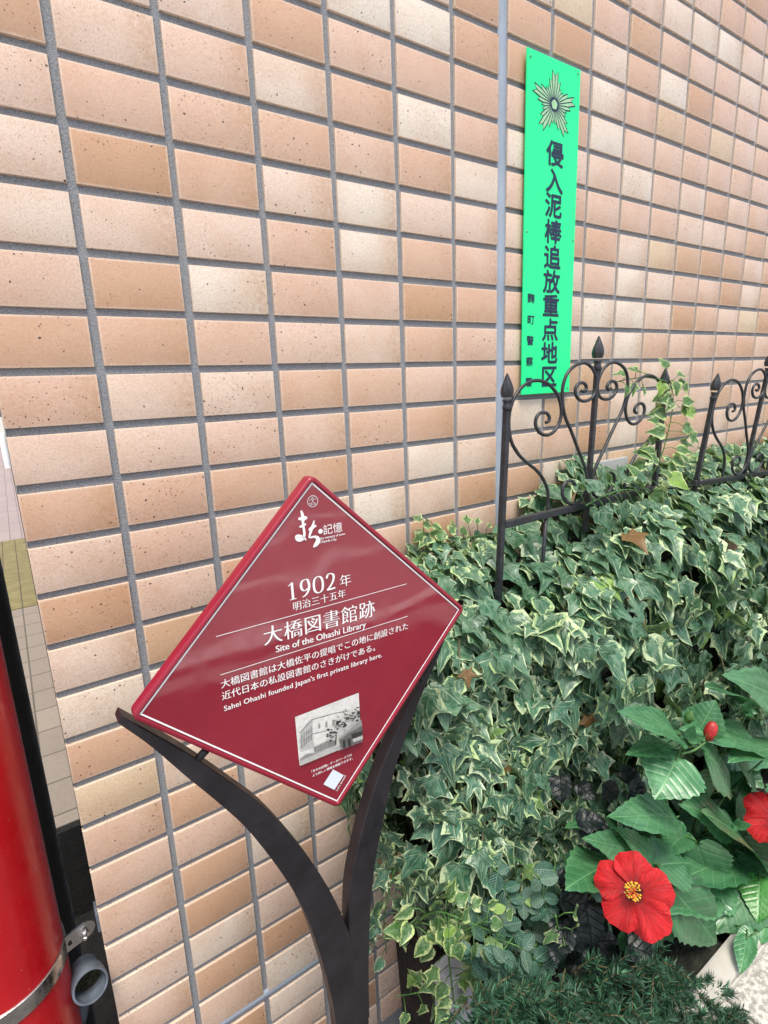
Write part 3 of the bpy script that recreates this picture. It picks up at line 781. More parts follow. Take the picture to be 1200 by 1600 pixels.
def finial(x, z, parent, sc=1.0):
    P = up3([(x, z)])[0]; bb = MB()
    prof = [(.0062, -.004), (.0078, -.002), (.0085, .002), (.0070, .006), (.0062, .010), (.0078, .013), (.0082, .0145), (.0074, .016), (.0092, .020), (.0108, .026), (.0112, .031), (.0102, .037), (.0082, .043), (.0056, .050), (.0032, .056), (.0012, .061)]
    bb.lathe(P, [(r * sc, q * sc) for r, q in prof[:8]], 24)
    bb.lathe(P, [(r * sc, q * sc) for r, q in prof[8:]], 30, ridge=5, amp=.09, twist=95)
    return build('finial', bb, MT_IRON, parent, autosmooth=60)
xr = 2 * XC - xl
for x in (xl, xr):
    b = MB(); b.tube(up3([(x, .36), (x, 1.0), (x, 1.402)]), PR * .97, 4, twist=math.pi / 4); build('post', b, MT_IRON, panel)
    finial(x, 1.402, panel, .93)
b = MB(); b.tube(up3([(XC, 1.15), (XC, 1.3), (XC, 1.462)]), .0058, 4, twist=math.pi / 4); build('spindle', b, MT_IRON, panel)
finial(XC, 1.462, panel, .95)
b = MB(); A = up3([(xl + .006, zr - .002)])[0]; B = up3([(xr - .006, zr - .002)])[0]
b.box((A[0], FY - .0055, A[2] - .0062), (B[0], FY + .0055, A[2] + .0062), bev=.0012); build('bottom_rail', b, MT_IRON, panel)
for x in (S1[0, 0], 2 * XC - S1[0, 0]):
    b = MB(); b.tube(up3([(x, zr - .008), (x - .002, 1.12), (x, 1.04)]), .0036, 8); build('leg', b, MT_IRON, panel, smooth=True)
panel2 = copy_tree(panel)
tag(panel2, 'black wrought iron fence panel leaning forward at the right picture edge', 'fence', 'iron fence panels along the planter')
# hinge the copy about its left post foot
piv = Vector((xl, FY, zr)); tgt = Vector((1.2185, FY - .002, 1.192))
Rm = Matrix.Rotation(R_(2.6), 4, 'Y') @ Matrix.Rotation(R_(3.8), 4, 'X') @ Matrix.Rotation(R_(-1.0), 4, 'Z')
panel2.matrix_world = Matrix.Translation(tgt) @ Rm @ Matrix.Translation(-piv) @ Matrix.Translation(Vector((.8, FY, .40)))
b = MB()
A = up3([(xr, zr - .006)])[0]; b.tube([A, (1.13, FY + .001, 1.193), tgt + Vector((0, 0, -.004))], .0034, 8)
for k in range(3): b.tube([(tgt.x + .0085 * math.cos(q), tgt.y + .0085 * math.sin(q), tgt.z - .006 + .005 * k + .0004 * q) for q in np.linspace(0, 6.28, 14)], .0016, 6)
tag(build('fence_tie', b, MT_IRON, smooth=True, origin=(1.13, FY, 1.19)), 'thin dark wire bar tying the two iron fence panels together', 'fence tie')

# ------------------------------------------------------------------ cover plate on the wall
b = MB(); A = onY(978, 713, -.006); C = onY(925, 790, -.006)
b.box((A[0] - .13, -.014, A[2] - .10), (A[0], -.001, A[2]), bev=.004)
cpl = build('cover_plate', b, MT_PLATE, origin=(A[0] - .06, -.005, A[2] - .10), autosmooth=40)
tag(cpl, 'small grey metal cover plate on the wall behind the fence scrolls', 'cover plate')
b = MB(); q = onY(972, 735, -.014); b.lathe(q, [(.0045, 0), (.0042, .0018), (.002, .003)], 14, M=[[1, 0, 0], [0, 0, -1], [0, 1, 0]]); build('screw', b, MT_CHROME, cpl, smooth=True)

# ------------------------------------------------------------------ red pillar, dark pillar, drain elbow at the corner
RC = np.array([-.2405, .006]); RR = .0815
red = thing('red_pillar', (RC[0], RC[1], -.36), 'glossy red round pillar with a stainless band at the left edge', 'pillar')
b = MB(); b.lathe((RC[0], RC[1], -.36), [(RR, 0), (RR, 1.0), (RR, 3.2), (RR * .97, 3.21)], 96); build('shaft', b, MT_RED, red, smooth=False, autosmooth=30)
b = MB(); zb_ = .672
b.lathe((RC[0], RC[1], zb_), [(RR + .0004, 0), (RR + .0022, .001), (RR + .0026, .010), (RR + .0026, .016), (RR + .0022, .025), (RR + .0004, .026)], 96)
band = build('band', b, MT_CHROME, red, autosmooth=50)
b = MB(); x0 = RC[0] + RR - .012
P0 = np.array([x0, -.012]); P1 = np.array([WX0 - .006, .004]); d2 = unit(P1 - P0); n2 = np.array([-d2[1], d2[0]])
def bxy(t, o, z): p = P0 + d2 * t + n2 * o; return (p[0], p[1], z)
Lb = np.linalg.norm(P1 - P0); n = 12
out = [(0, zb_ + .000), (0, zb_ + .026)] + [(Lb - .013 + .013 * math.sin(q), zb_ + .013 + .013 * math.cos(q)) for q in np.linspace(0, math.pi, n)]
V = [bxy(t, 0, z) for t, z in out] + [bxy(t, .003, z) for t, z in out]; k = len(out)
b.add(V, [list(range(k)), list(range(k, 2 * k))[::-1]] + [(i, i + k, (i + 1) % k + k, (i + 1) % k) for i in range(k)])
br = build('bracket', b, MT_CHROME, red)
b = MB(); hx = bxy(Lb - .016, -.0005, zb_ + .013)
MX = [[1, 0, 0], [0, 0, -1], [0, 1, 0]]
b.lathe(hx, [(.0062, 0), (.0062, .0045), (.0054, .005), (.0032, .005), (.0032, .013), (.0026, .014)], 6, M=MX); build('bolt', b, MT_CHROME, br)
b = MB(); b.lathe(bxy(Lb - .036, -.0003, zb_ + .012), [(.0032, 0), (.0032, .0005)], 12, M=MX); build('bolt_hole', b, MT_PIT, br)
b = MB(); b.box((WX0 - .004, .002, zb_ - .004), (WX0 + .0005, .03, zb_ + .028), bev=.001); build('wall_mount', b, MT_PVC, br)
dk = MB(); dk.lathe((-.252, .26, -.36), [(.101, 0), (.101, 1.5), (.101, 3.2), (.098, 3.21)], 80)
tag(build('dark_pillar', dk, MT_BRONZE, origin=(-.252, .26, -.36), autosmooth=30), 'dark bronze round pillar standing behind the red pillar', 'pillar')
# pvc elbow: pipe comes up, turns and opens towards the viewer
el = thing('drain_pipe', (-.175, .06, -.36), 'short grey plastic drain elbow with an open mouth under the steel bracket', 'pipe')
mouth = onZ(141, 1540, .615); mouth = CAM + (mouth - CAM)
c0 = mouth; fd = unit(np.array([.10, -.85, .28])); bk = -fd
path = [c0 - fd * .000, c0 + bk * .022]
cen = c0 + bk * .022; dn = unit(np.array([-.25, .2, -1.]))
for q in np.linspace(.1, 1, 9): path.append(cen + bk * .035 * math.sin(q * math.pi / 2) + dn * .035 * (1 - math.cos(q * math.pi / 2)))
path.append(path[-1] + dn * .9)
b = MB(); b.tube(path, .0200, 28, cap=False); build('elbow', b, MT_PVC, el, smooth=True)
b = MB()
T0 = fd; Nn = unit(np.cross(T0, (0, 0, 1))); Bb = np.cross(T0, Nn)
V = []; n = 36
for r, t in ((.0200, -.024), (.0234, -.023), (.0238, .001), (.0234, .0022), (.0206, .0022), (.0203, -.001), (.0199, -.05)):
    V += [c0 + T0 * t + r * (math.cos(q) * Nn + math.sin(q) * Bb) for q in np.linspace(0, 2 * math.pi, n + 1)[:-1]]
b.add(V, [(i * n + j, i * n + (j + 1) % n, (i + 1) * n + (j + 1) % n, (i + 1) * n + j) for i in range(6) for j in range(n)]); build('socket_rim', b, MT_PVC, el, autosmooth=40)
b = MB(); b.add([c0 - T0 * .03 + .0198 * (math.cos(q) * Nn + math.sin(q) * Bb) for q in np.linspace(0, 2 * math.pi, n + 1)[:-1]], [list(range(n))]); build('silt', b, simple('mossy_silt', (.045, .04, .018), .95, var=.7, scale=120, bump=1.0, dist=.01), el)

# ------------------------------------------------------------------ far bollard behind the corner
b = MB(); b.lathe((-.165, 13.6, 0), [(.06, 0), (.06, .72), (.055, .74), (.02, .75)], 24)
tag(build('white_bollard', b, MT_LINE, origin=(-.165, 13.6, 0), autosmooth=40), 'slim white bollard far off on the pink paving', 'bollard')

# ------------------------------------------------------------------ planter
PZ = .40; PF = -.62
pla = thing('planter', (1.2, -.3, 0), 'low planter edged with rough pale concrete blocks below the hibiscus', 'planter')
x = .37
while x < 2.7:
    x2 = min(x + .39, 2.95)
    b = MB(); b.box((x + .002, PF, .002), (x2 - .002, -.502, PZ - .010), bev=.006); build('edging_block', b, MT_STONE, pla, autosmooth=40); x = x2
b = MB(); b.box((.36, -.500, .002), (2.95, -.458, PZ + .004), bev=.006); b.box((.36, -.5045, PZ - .02), (2.95, -.5005, PZ - .002), bev=.0012); build('coping', b, MT_CONC, pla, autosmooth=40)
A = onY(703, 1545, -.30); B = onY(748, 1545, -.30)
b = MB(); b.box((A[0], -.30, .002), (B[0], -.26, A[2] + .008), bev=.005); build('end_post', b, MT_GREYC, pla, autosmooth=40)
nx, ny = 120, 24
b = MB(); V = [(x, y, PZ - .045 + .012 * math.sin(x * 31 + y * 12) + .008 * math.sin(x * 67 - y * 41)) for y in np.linspace(-.4575, -.012, ny) for x in np.linspace(.40, 2.95, nx)]
for j in range(ny): V.append((.41 + .008 * math.sin(j * 1.7), V[j * nx][1], .002))
b.add(V, [(j * nx + i, j * nx + i + 1, (j + 1) * nx + i + 1, (j + 1) * nx + i) for j in range(ny - 1) for i in range(nx - 1)] + [(j * nx, (j + 1) * nx, nx * ny + j + 1, nx * ny + j) for j in range(ny - 1)])
build('soil', b, MT_SOIL, pla, smooth=True)

# ------------------------------------------------------------------ leaves
def outline(half, n_spine=.82):
    H = np.array(half, float); return H
IVY_A = [(0, .03), (.13, -.09), (.29, -.08), (.30, .08), (.40, .20), (.53, .37), (.34, .43), (.22, .52), (.13, .74), (0, 1)]
IVY_B = [(0, .02), (.15, -.08), (.33, -.01), (.41, .16), (.47, .33), (.33, .46), (.23, .60), (.12, .81), (0, 1)]
IVY_C = [(0, .02), (.10, -.08), (.27, -.16), (.21, .06), (.36, .18), (.57, .32), (.27, .36), (.15, .46), (.10, .70), (0, 1)]
IVY_D = [(0, .0), (.16, -.07), (.32, .04), (.37, .22), (.33, .42), (.24, .62), (.12, .83), (0, 1)]
def toothed(half, teeth, amp):
    P = smooth_path(half, teeth * 2 + 1); out = P.copy()
    for i in range(1, len(P) - 1):
        if i % 2: out[i] = P[i] * np.array([1 + amp, 1]) + np.array([0, .012])
    return out
HIB = toothed([(0, 0), (.13, -.03), (.27, .06), (.36, .22), (.36, .40), (.27, .62), (.14, .82), (0, 1)], 12, .085)
OVAL = smooth_path([(0, 0), (.16, .06), (.27, .25), (.31, .46), (.26, .70), (.13, .91), (0, 1)], 11)
CRINK = toothed([(0, 0), (.22, .02), (.36, .22), (.36, .5), (.25, .78), (0, 1)], 8, .12)
def leaf(mb, base, tip_dir, normal, L, half, rn=None, width=1.0, fold=.25, droop=.25, wave=.03, spine=(.08, .80), twist=0.0):
    H = np.array(half, float)
    k = len(H)
    t = unit(tip_dir); nn = unit(np.asarray(normal) - t * (np.asarray(normal) @ t)); s = np.cross(t, nn)
    ys = np.clip(H[:, 1] * spine[1] + spine[0], 0.0, .97); ys[0] = 0.02; ys[-1] = 1.0
    sp = np.c_[np.zeros(k), ys]
    mid = sp + (H - sp) * .55
    rings = [(sp, 0.0)]
    P2 = [sp]; rims = [np.zeros(k)]
    for sg in (1, -1):
        for fr, rim in ((.58, .5), (1.0, 1.0)):
            q = sp + (H - sp) * fr; q = q * np.array([sg, 1]); P2.append(q)
            rims.append(np.full(k, rim))
    P = np.vstack(P2); rim = np.concatenate(rims)
    ph = random.random() * 6.28
    x = P[:, 0] * width; y = P[:, 1]
    z = fold * np.abs(x) - droop * y * y + wave * np.sin(y * 11 + ph + np.sign(x) * 1.3) * rim + wave * .7 * np.sin(x * 13 + ph)
    z = z + twist * x * y
    V = np.asarray(base) + L * (x[:, None] * s + y[:, None] * t + z[:, None] * nn)
    F = []
    for side in range(2):
        a = k * (1 + side * 2); c = a + k
        for i in range(k - 1):
            q1 = (i, i + 1, a + i + 1, a + i); q2 = (a + i, a + i + 1, c + i + 1, c + i)
            F += [q1, q2] if side else [q1[::-1], q2[::-1]]
    uv = np.c_[P[:, 0], P[:, 1], rim]
    mb.add(V, F, uv, random.random() if rn is None else rn)

# --- ivy hedge along the planter: plan outline of the mass, from the wall round the left end to the far right
PLAN = np.array([(.445, -.004), (.385, -.05), (.345, -.11), (.335, -.17), (.375, -.225), (.46, -.26), (.60, -.285), (.80, -.30), (1.10, -.305), (1.5, -.31), (2.0, -.31), (2.6, -.31)])
PLS = smooth_path(PLAN, 400)
seg = np.r_[0, np.cumsum(np.linalg.norm(np.diff(PLS, axis=0), axis=1))]
PT = np.gradient(PLS, axis=0); PT = PT / np.linalg.norm(PT, axis=1, keepdims=True); PN = np.c_[PT[:, 1], -PT[:, 0]]   # outward normal
if PN[300] @ np.array([0, -1]) < 0: PN = -PN
def ztop(x): return float(np.interp(x, [.30, .45, .62, .80, .95, 1.1, 2.6], [1.04, 1.085, 1.085, 1.125, 1.165, 1.14, 1.13]))
def lump(x, y, z): return .020 * math.sin(x * 17 + z * 9) + .016 * math.sin(z * 23 - x * 11 + 1) + .012 * math.sin(x * 41 + z * 37 + 2)
def side_pt(s, z):
    i = int(np.clip(np.searchsorted(seg, s), 0, 399)); p = PLS[i]; nrm = PN[i]
    zt = ztop(p[0]); rnd_ = 0.0; upw = .25
    q = (z - (zt - .11)) / .11
    if q > 0: rnd_ = .085 * (1 - math.sqrt(max(0, 1 - q * q))); upw = .25 + 1.3 * q
    low = max(0, (.66 - z) / .26); taper = .05 * low
    # the left end swells a little at half height
    left = max(0, 1 - abs(z - .72) / .22) * (.075 if s < .42 else 0) * min(1, max(0, (.42 - s) / .15))
    off = -rnd_ - taper + left + lump(p[0], 0, z)
    return np.array([p[0] + nrm[0] * off, p[1] + nrm[1] * off, z]), np.array([nrm[0], nrm[1], upw])
ivy = thing('ivy_hedge', (1.2, -.18, PZ), 'large mass of variegated ivy spilling over the planter below the iron fence', 'ivy')
core = MB(); ns, nz = 70, 14  # closed fill behind the leaves, coloured as the ivy's shaded inside
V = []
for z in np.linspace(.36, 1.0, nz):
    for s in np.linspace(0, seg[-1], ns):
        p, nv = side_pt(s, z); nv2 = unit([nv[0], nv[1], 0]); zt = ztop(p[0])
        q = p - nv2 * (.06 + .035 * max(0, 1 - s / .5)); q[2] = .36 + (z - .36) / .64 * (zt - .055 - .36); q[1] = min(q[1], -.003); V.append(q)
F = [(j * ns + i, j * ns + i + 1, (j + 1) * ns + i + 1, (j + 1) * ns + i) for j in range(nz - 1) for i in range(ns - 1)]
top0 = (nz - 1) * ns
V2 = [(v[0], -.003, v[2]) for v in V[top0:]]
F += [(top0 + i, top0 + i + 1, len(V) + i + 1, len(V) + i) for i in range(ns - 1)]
core.add(V + V2, F); build('shade_core', core, MT_CORE, ivy, smooth=True)
fol = MB()
def ivy_leaf(mb, p, nrm, L, shapes=(IVY_A, IVY_B, IVY_C), hang=1.0, young=None):
    nrm = unit(np.asarray(nrm) + rng.normal(0, .45, 3))
    down = np.array([rng.normal(0, .55), -.25 + rng.normal(0, .3), -hang]) + np.array([nrm[0], nrm[1], 0]) * .35
    t = unit(down - nrm * (down @ nrm))
    leaf(mb, p - t * L * .3, t, nrm, L, shapes[int(rng.integers(len(shapes)))], rn=young, width=rng.uniform(.88, 1.12), fold=rng.uniform(-.05, .18), droop=rng.uniform(.0, .25), wave=rng.uniform(.02, .06), twist=rng.normal(0, .2))
SMAX = seg[np.argmin(np.abs(PLS[:, 0] - 2.15) + (np.arange(400) < 200) * 9)]
fol3 = MB()
cnt = 0
while cnt < 3300:
    s = rng.random() ** 1.25 * SMAX; z = rng.uniform(.50, 1.14)
    i = int(np.clip(np.searchsorted(seg, s), 0, 399)); zt = ztop(PLS[i][0])
    if z > zt: continue
    p, nrm = side_pt(s, z)
    lowlim = .50 + .05 * math.sin(p[0] * 9) + (.04 if p[0] < .40 else 0)
    if p[0] > .66: lowlim = .58
    if z < lowlim: continue
    hole = math.sin(p[0] * 23 + z * 15 + 2) + math.sin(z * 31 - p[0] * 13) + math.sin(p[0] * 47 + 1)
    if hole > 1.5 and z > .7 and rng.random() < .9: continue
    p = p - unit(nrm) * rng.uniform(-.012, .06) ; p[1] = min(p[1], -.008)
    cnt += 1
    frill = p[0] < .62 + .25 * (.95 - z) and z < .92 and rng.random() < .9
    if frill: ivy_leaf(fol3, p, nrm, rng.choice([.030, .040, .052, .072], p=[.32, .36, .24, .08]), (IVY_C, IVY_C, IVY_A), hang=1.0)
    else: ivy_leaf(fol, p, nrm, rng.uniform(.036, .068), (IVY_A, IVY_A, IVY_B))
cnt = 0
while cnt < 800:          # the thick frilled curtain at the left end
    s = rng.uniform(0, .62); z = rng.uniform(.47, 1.06)
    p, nrm = side_pt(s, z)
    if z > ztop(p[0]) or z < .49 + .05 * math.sin(s * 21): continue
    p = p - unit(nrm) * rng.uniform(-.012, .055); p[1] = min(p[1], -.008); cnt += 1
    ivy_leaf(fol3, p, nrm, rng.choice([.028, .038, .05, .066], p=[.32, .36, .24, .08]), (IVY_C, IVY_C, IVY_A))
cnt = 0
while cnt < 1250:
    x = .38 + 1.8 * rng.random() ** 1.2; y = -rng.uniform(.006, .27)
    j = np.argmin(np.abs(PLS[120:, 0] - x)) + 120
    if y < PLS[j, 1] + .03 or (x < .47 and y > -.03): continue
    if x < .47 and y > -(.47 - x) * .7 - .005: continue
    cnt += 1
    z = ztop(x) + .6 * lump(x, y, y * 3) + rng.uniform(-.035, .012) + (.02 if x > .9 else 0) + (.045 if y > -.12 else 0) + (.02 if y > -.05 else 0) - (.025 if x < .64 and y < -.13 else 0)
    nrm = np.array([0, -.55, 1.0]) + rng.normal(0, .25, 3)
    t = np.array([rng.normal(-.1, .6), -1.0, -.45 + rng.normal(0, .25)])
    small = x < .62 and y > -.1
    leaf(fol, (x, y, z), t, nrm, rng.uniform(.032, .046) if small else rng.uniform(.036, .066), (IVY_A, IVY_A, IVY_B)[int(rng.integers(3))], width=rng.uniform(.85, 1.1), fold=rng.uniform(0, .3), droop=rng.uniform(.1, .45), wave=rng.uniform(.02, .06))
build('foliage', fol, MT_IVY, ivy, smooth=True)
build('frilled_foliage', fol3, MT_IVY3, ivy, smooth=True)
st = MB()
for k in range(46):
    s = rng.random() ** 1.2 * SMAX; P = []
    z = rng.uniform(.8, 1.1); 
    for j in range(7):
        p, nv = side_pt(s + .02 * math.sin(j * 1.3 + k), min(z, ztop(PLS[int(np.clip(np.searchsorted(seg, s), 0, 399))][0]) - .005)); P.append(p - unit(nv) * (.022 + .008 * math.sin(j * 2.1 + k))); z -= .05
    P = np.array(P); P[:, 1] = np.minimum(P[:, 1], -.006); st.tube(smooth_path(P, 18), .0016, 5)
build('runner', st, MT_STEM, ivy, smooth=True)

# --- single trailing shoots, each a thing
def shoot(name, label, path_px, Ys, leaves, mat, sizes, seed, shapes=(IVY_A, IVY_B, IVY_D), spread=.022, face=(-.25, -.9, .45)):
    rr_ = np.random.default_rng(seed)
    P = smooth_path([onY(px, py, Y) for (px, py), Y in zip(path_px, Ys)], 30)
    o = thing(name, P[0], label, 'ivy')
    pet = MB(); pet.tube(P, np.linspace(.0017, .0009, 30), 6)
    lv = MB()
    for k in range(leaves):
        f = (k + .5) / leaves; i = int(f * 28); p = P[i]; tg = unit(P[i + 1] - P[i])
        sd = unit(np.cross(tg, face)) * (1 if k % 2 else -1)
        q = p + sd * spread * rr_.uniform(.6, 1.4) + np.array(face) * rr_.uniform(.0, .02) + rr_.normal(0, .004, 3)
        if q[1] > -.006: q[1] = -.006
        pet.tube([p, (p + q) / 2 + np.array([0, 0, .004]), q], .0007, 5)
        t = sd * .8 + tg * .35 + np.array([0, -.1, -.45]) + rr_.normal(0, .2, 3)
        L = rr_.uniform(*sizes) * (1 - .35 * f)
        leaf(lv, q, t, np.array(face) + rr_.normal(0, .3, 3), L, shapes[int(rr_.integers(len(shapes)))], rn=rr_.random(), fold=rr_.uniform(.05, .35), droop=rr_.uniform(.1, .4), wave=.04)
    build('foliage', lv, mat, o, smooth=True); build('stem', pet, MT_GSTEM, o, smooth=True)
    return o
shoot('ivy_shoot', 'pale leafy ivy shoot climbing the right post of the nearer fence panel', [(1000, 770), (1030, 720), (1045, 670), (1052, 625), (1046, 592)], [-.165, -.168, -.17, -.165, -.16], 30, MT_IVY2, (.036, .052), 1, spread=.026)
shoot('ivy_shoot', 'thin ivy tip reaching left across the tiles beside the fence post finial', [(1048, 598), (1015, 590), (985, 592), (957, 598)], [-.16, -.15, -.14, -.13], 9, MT_IVY2, (.026, .04), 2, spread=.014)
shoot('ivy_shoot', 'small pale ivy sprig standing against the tiles right of the plaque', [(668, 870), (664, 845), (662, 822), (668, 808)], [-.03, -.025, -.02, -.02], 8, MT_IVY2, (.026, .036), 3, spread=.012)
shoot('ivy_shoot', 'row of small pale ivy tips on the tiles left of the fence post', [(690, 860), (715, 845), (742, 838), (770, 832)], [-.05, -.04, -.03, -.03], 14, MT_IVY2, (.026, .036), 4, spread=.016)
shoot('ivy_shoot', 'long trailing ivy shoot with three small leaves at the bottom beside the dark post', [(700, 1530), (672, 1545), (648, 1552), (622, 1556)], [-.25, -.24, -.23, -.225], 7, MT_IVY2, (.026, .034), 5, spread=.016)
shoot('ivy_shoot', 'ivy strand hanging over the grey planter post at the bottom', [(690, 1440), (700, 1490), (706, 1540), (712, 1590)], [-.30, -.305, -.31, -.31], 16, MT_IVY2, (.032, .044), 6, spread=.02)
shoot('ivy_shoot', 'loose ivy strand dangling next to the right arm of the dark post', [(620, 1345), (606, 1400), (600, 1440), (604, 1490)], [-.20, -.205, -.2, -.2], 20, MT_IVY3, (.030, .042), 8, spread=.02, shapes=(IVY_C, IVY_D, IVY_A))
shoot('ivy_shoot', 'pale ivy tips reaching toward the fence gap at the right', [(1010, 790), (1050, 770), (1085, 735), (1110, 720)], [-.14, -.13, -.12, -.11], 16, MT_IVY2, (.034, .046), 9, spread=.022)
shoot('ivy_shoot', 'pale ivy tips covering the bottom rail of the nearer fence panel', [(915, 790), (950, 772), (985, 765), (1020, 775)], [-.175, -.178, -.18, -.18], 18, MT_IVY, (.040, .055), 10, spread=.022)
shoot('ivy_shoot', 'pale ivy tips below the leaning fence panel at the right edge', [(1100, 770), (1135, 735), (1170, 720), (1215, 705)], [-.14, -.12, -.11, -.10], 22, MT_IVY2, (.034, .046), 11, spread=.028)

# --- hibiscus
hib = thing('hibiscus_bush', (.85, -.40, PZ - .04), 'hibiscus bush with red flowers and large toothed green leaves at the lower right', 'shrub')
HL = MB()
CD = lambda p: unit(CAM - np.asarray(p))
def hleaf(bx, by, tx, ty, wpx, Y0=-.40, Y1=None, tilt=.7, rn=None, droop=.14, fold=.05):
    Y1 = Y0 - .015 if Y1 is None else Y1
    zf = .45 if by < 1440 else .43
    Y0 = min(Y0, onZ(bx, by, zf)[1]); Y1 = min(Y1, onZ(tx, ty, .425)[1])
    A = onY(bx, by, Y0); B = onY(tx, ty, Y1); L = np.linalg.norm(B - A); t = (B - A) / L
    nrm = CD(A) + np.array([0, 0, tilt * .65]) + rng.normal(0, .10, 3)
    depth = (A - CAM) @ FWD; wm = wpx / FPX * depth * 1.18
    leaf(HL, A, t, nrm, L, HIB, rn=rn, width=wm / (L * .72), fold=fold, droop=droop, wave=.014, spine=(.03, .90))
    # stalk running back into the bush
    c = A - t * .03 + np.array([0, .05, -.05]); HS.tube(smooth_path([c, A - t * .012 + np.array([0, .006, 0]), A + t * .01], 8), .0013, 6)
HS = MB()
LEAVES = [(1063, 1150, 993, 1095, 50, -.400), (1095, 1172, 1177, 1244, 66, -.405), (1060, 1182, 1028, 1243, 76, -.415), (1052, 1168, 993, 1163, 36, -.385), (1090, 1146, 1118, 1096, 48, -.385),
    (1205, 1175, 1105, 1108, 56, -.400), (1235, 1175, 1155, 1150, 60, -.415), (1170, 1102, 1116, 1046, 52, -.37), (1235, 1105, 1172, 1046, 60, -.385), (1060, 1278, 979, 1262, 52, -.41),
    (1135, 1290, 1090, 1252, 50, -.40), (1180, 1338, 1133, 1248, 66, -.425), (1026, 1352, 1084, 1342, 64, -.415), (1026, 1350, 984, 1288, 32, -.405), (990, 1332, 934, 1308, 38, -.40),
    (955, 1350, 892, 1372, 66, -.40), (1088, 1318, 1122, 1412, 70, -.415), (1050, 1388, 1143, 1492, 76, -.425), (1040, 1400, 1068, 1486, 52, -.42), (1000, 1432, 1018, 1514, 72, -.40),
    (1198, 1362, 1118, 1448, 76, -.40), (1215, 1358, 1190, 1462, 80, -.43), (1168, 1462, 1158, 1516, 24, -.425), (1108, 1340, 1080, 1382, 34, -.40), (1085, 1210, 1110, 1265, 60, -.37),
    (1150, 1240, 1200, 1290, 62, -.375), (1150, 1180, 1210, 1240, 66, -.37), (1070, 1300, 1040, 1330, 34, -.39), (1180, 1460, 1150, 1468, 22, -.41)]
for L_ in LEAVES: hleaf(*L_)
for k in range(70):           # the leaves further inside the bush
    px, py = rng.uniform(970, 1290), rng.uniform(1080, 1400)
    Y = rng.uniform(-.30, -.20); a = rng.uniform(0, 6.28); Lp = rng.uniform(55, 85)
    if px < 1000 and py < 1200: continue
    Y = min(Y, onZ(px, py, .46)[1])
    hleaf(px, py, px + Lp * math.cos(a), py + abs(Lp * math.sin(a)) * .9, rng.uniform(40, 62), Y, Y - .03, tilt=.5)
for (px, py) in ((1075, 1155), (1150, 1290), (1165, 1110), (1000, 1380), (1190, 1300)):    # young leaf tufts
    for k in range(5):
        A = onY(px, py, -.415) ; t = unit(np.array([rng.normal(0, .5), -.2, 1.0]) if k % 2 else rng.normal(0, 1, 3) + np.array([0, -.4, .8]))
        leaf(HL, A, t, CD(A), rng.uniform(.018, .03), HIB, rn=.0547 * 0 + 56.99 / 57, width=.8, fold=.3, droop=-.1, wave=.02, spine=(.03, .9))
root = np.array([.86, -.36, PZ - .04])
for (px, py, Y) in ((1062, 1172, -.40), (1150, 1290, -.40), (1170, 1110, -.375), (1000, 1392, -.40), (1195, 1300, -.41), (1120, 1330, -.39), (1040, 1400, -.40), (1200, 1180, -.39)):
    T = onY(px, py, Y); S = root + rng.normal(0, .03, 3) * np.array([1, .6, 0]); b = MB()
    b.tube(smooth_path([S, S * .5 + T * .5 + np.array([rng.normal(0, .02), .03, .02]), T], 20), np.linspace(.0045, .0018, 20), 8); build('stem', b, MT_GSTEM, hib, smooth=True)
def bud(px, py, Y, h, w, d, red):
    A = onY(px, py, Y); zax = unit(d); xa = unit(np.cross(zax, (0, 1, .2))); ya = np.cross(zax, xa); M = np.c_[xa, ya, zax]
    b = MB()
    if red:
        b.lathe(A, [(w * .35, 0), (w * .49, h * .3), (w * .5, h * .55), (w * .42, h * .8), (w * .22, h * .97), (w * .05, h)], 20, ridge=5, amp=.06, twist=70, M=M)
    else:
        b.lathe(A, [(w * .2, 0), (w * .5, h * .35), (w * .45, h * .6), (w * .15, h * .95), (w * .03, h)], 15, ridge=5, amp=.12, M=M)
    o = build('bud', b, MT_BUD if red else MT_GSTEM, hib, smooth=True)
    b = MB()
    for k in range(6):
        a = k * math.pi / 3; rad = M @ np.array([math.cos(a), math.sin(a), 0])
        leaf(b, A - zax * .002 + rad * w * .2, zax + rad * .55, rad, h * .55, OVAL, rn=.5, width=.6, droop=.1, wave=.01)
    build('calyx', b, MT_GSTEM, o, smooth=True)
bud(1106, 1155, -.425, .032, .019, (.25, -.1, 1), True)
bud(1074, 1128, -.415, .022, .013, (.1, -.2, 1), False)
bud(1164, 1112, -.39, .02, .012, (.0, -.2, 1), False)
A = onY(1106, 1157, -.425); B = onY(1063, 1178, -.41); HS.tube(smooth_path([B, (A + B) / 2 + np.array([0, 0, -.006]), A], 12), .0018, 7)
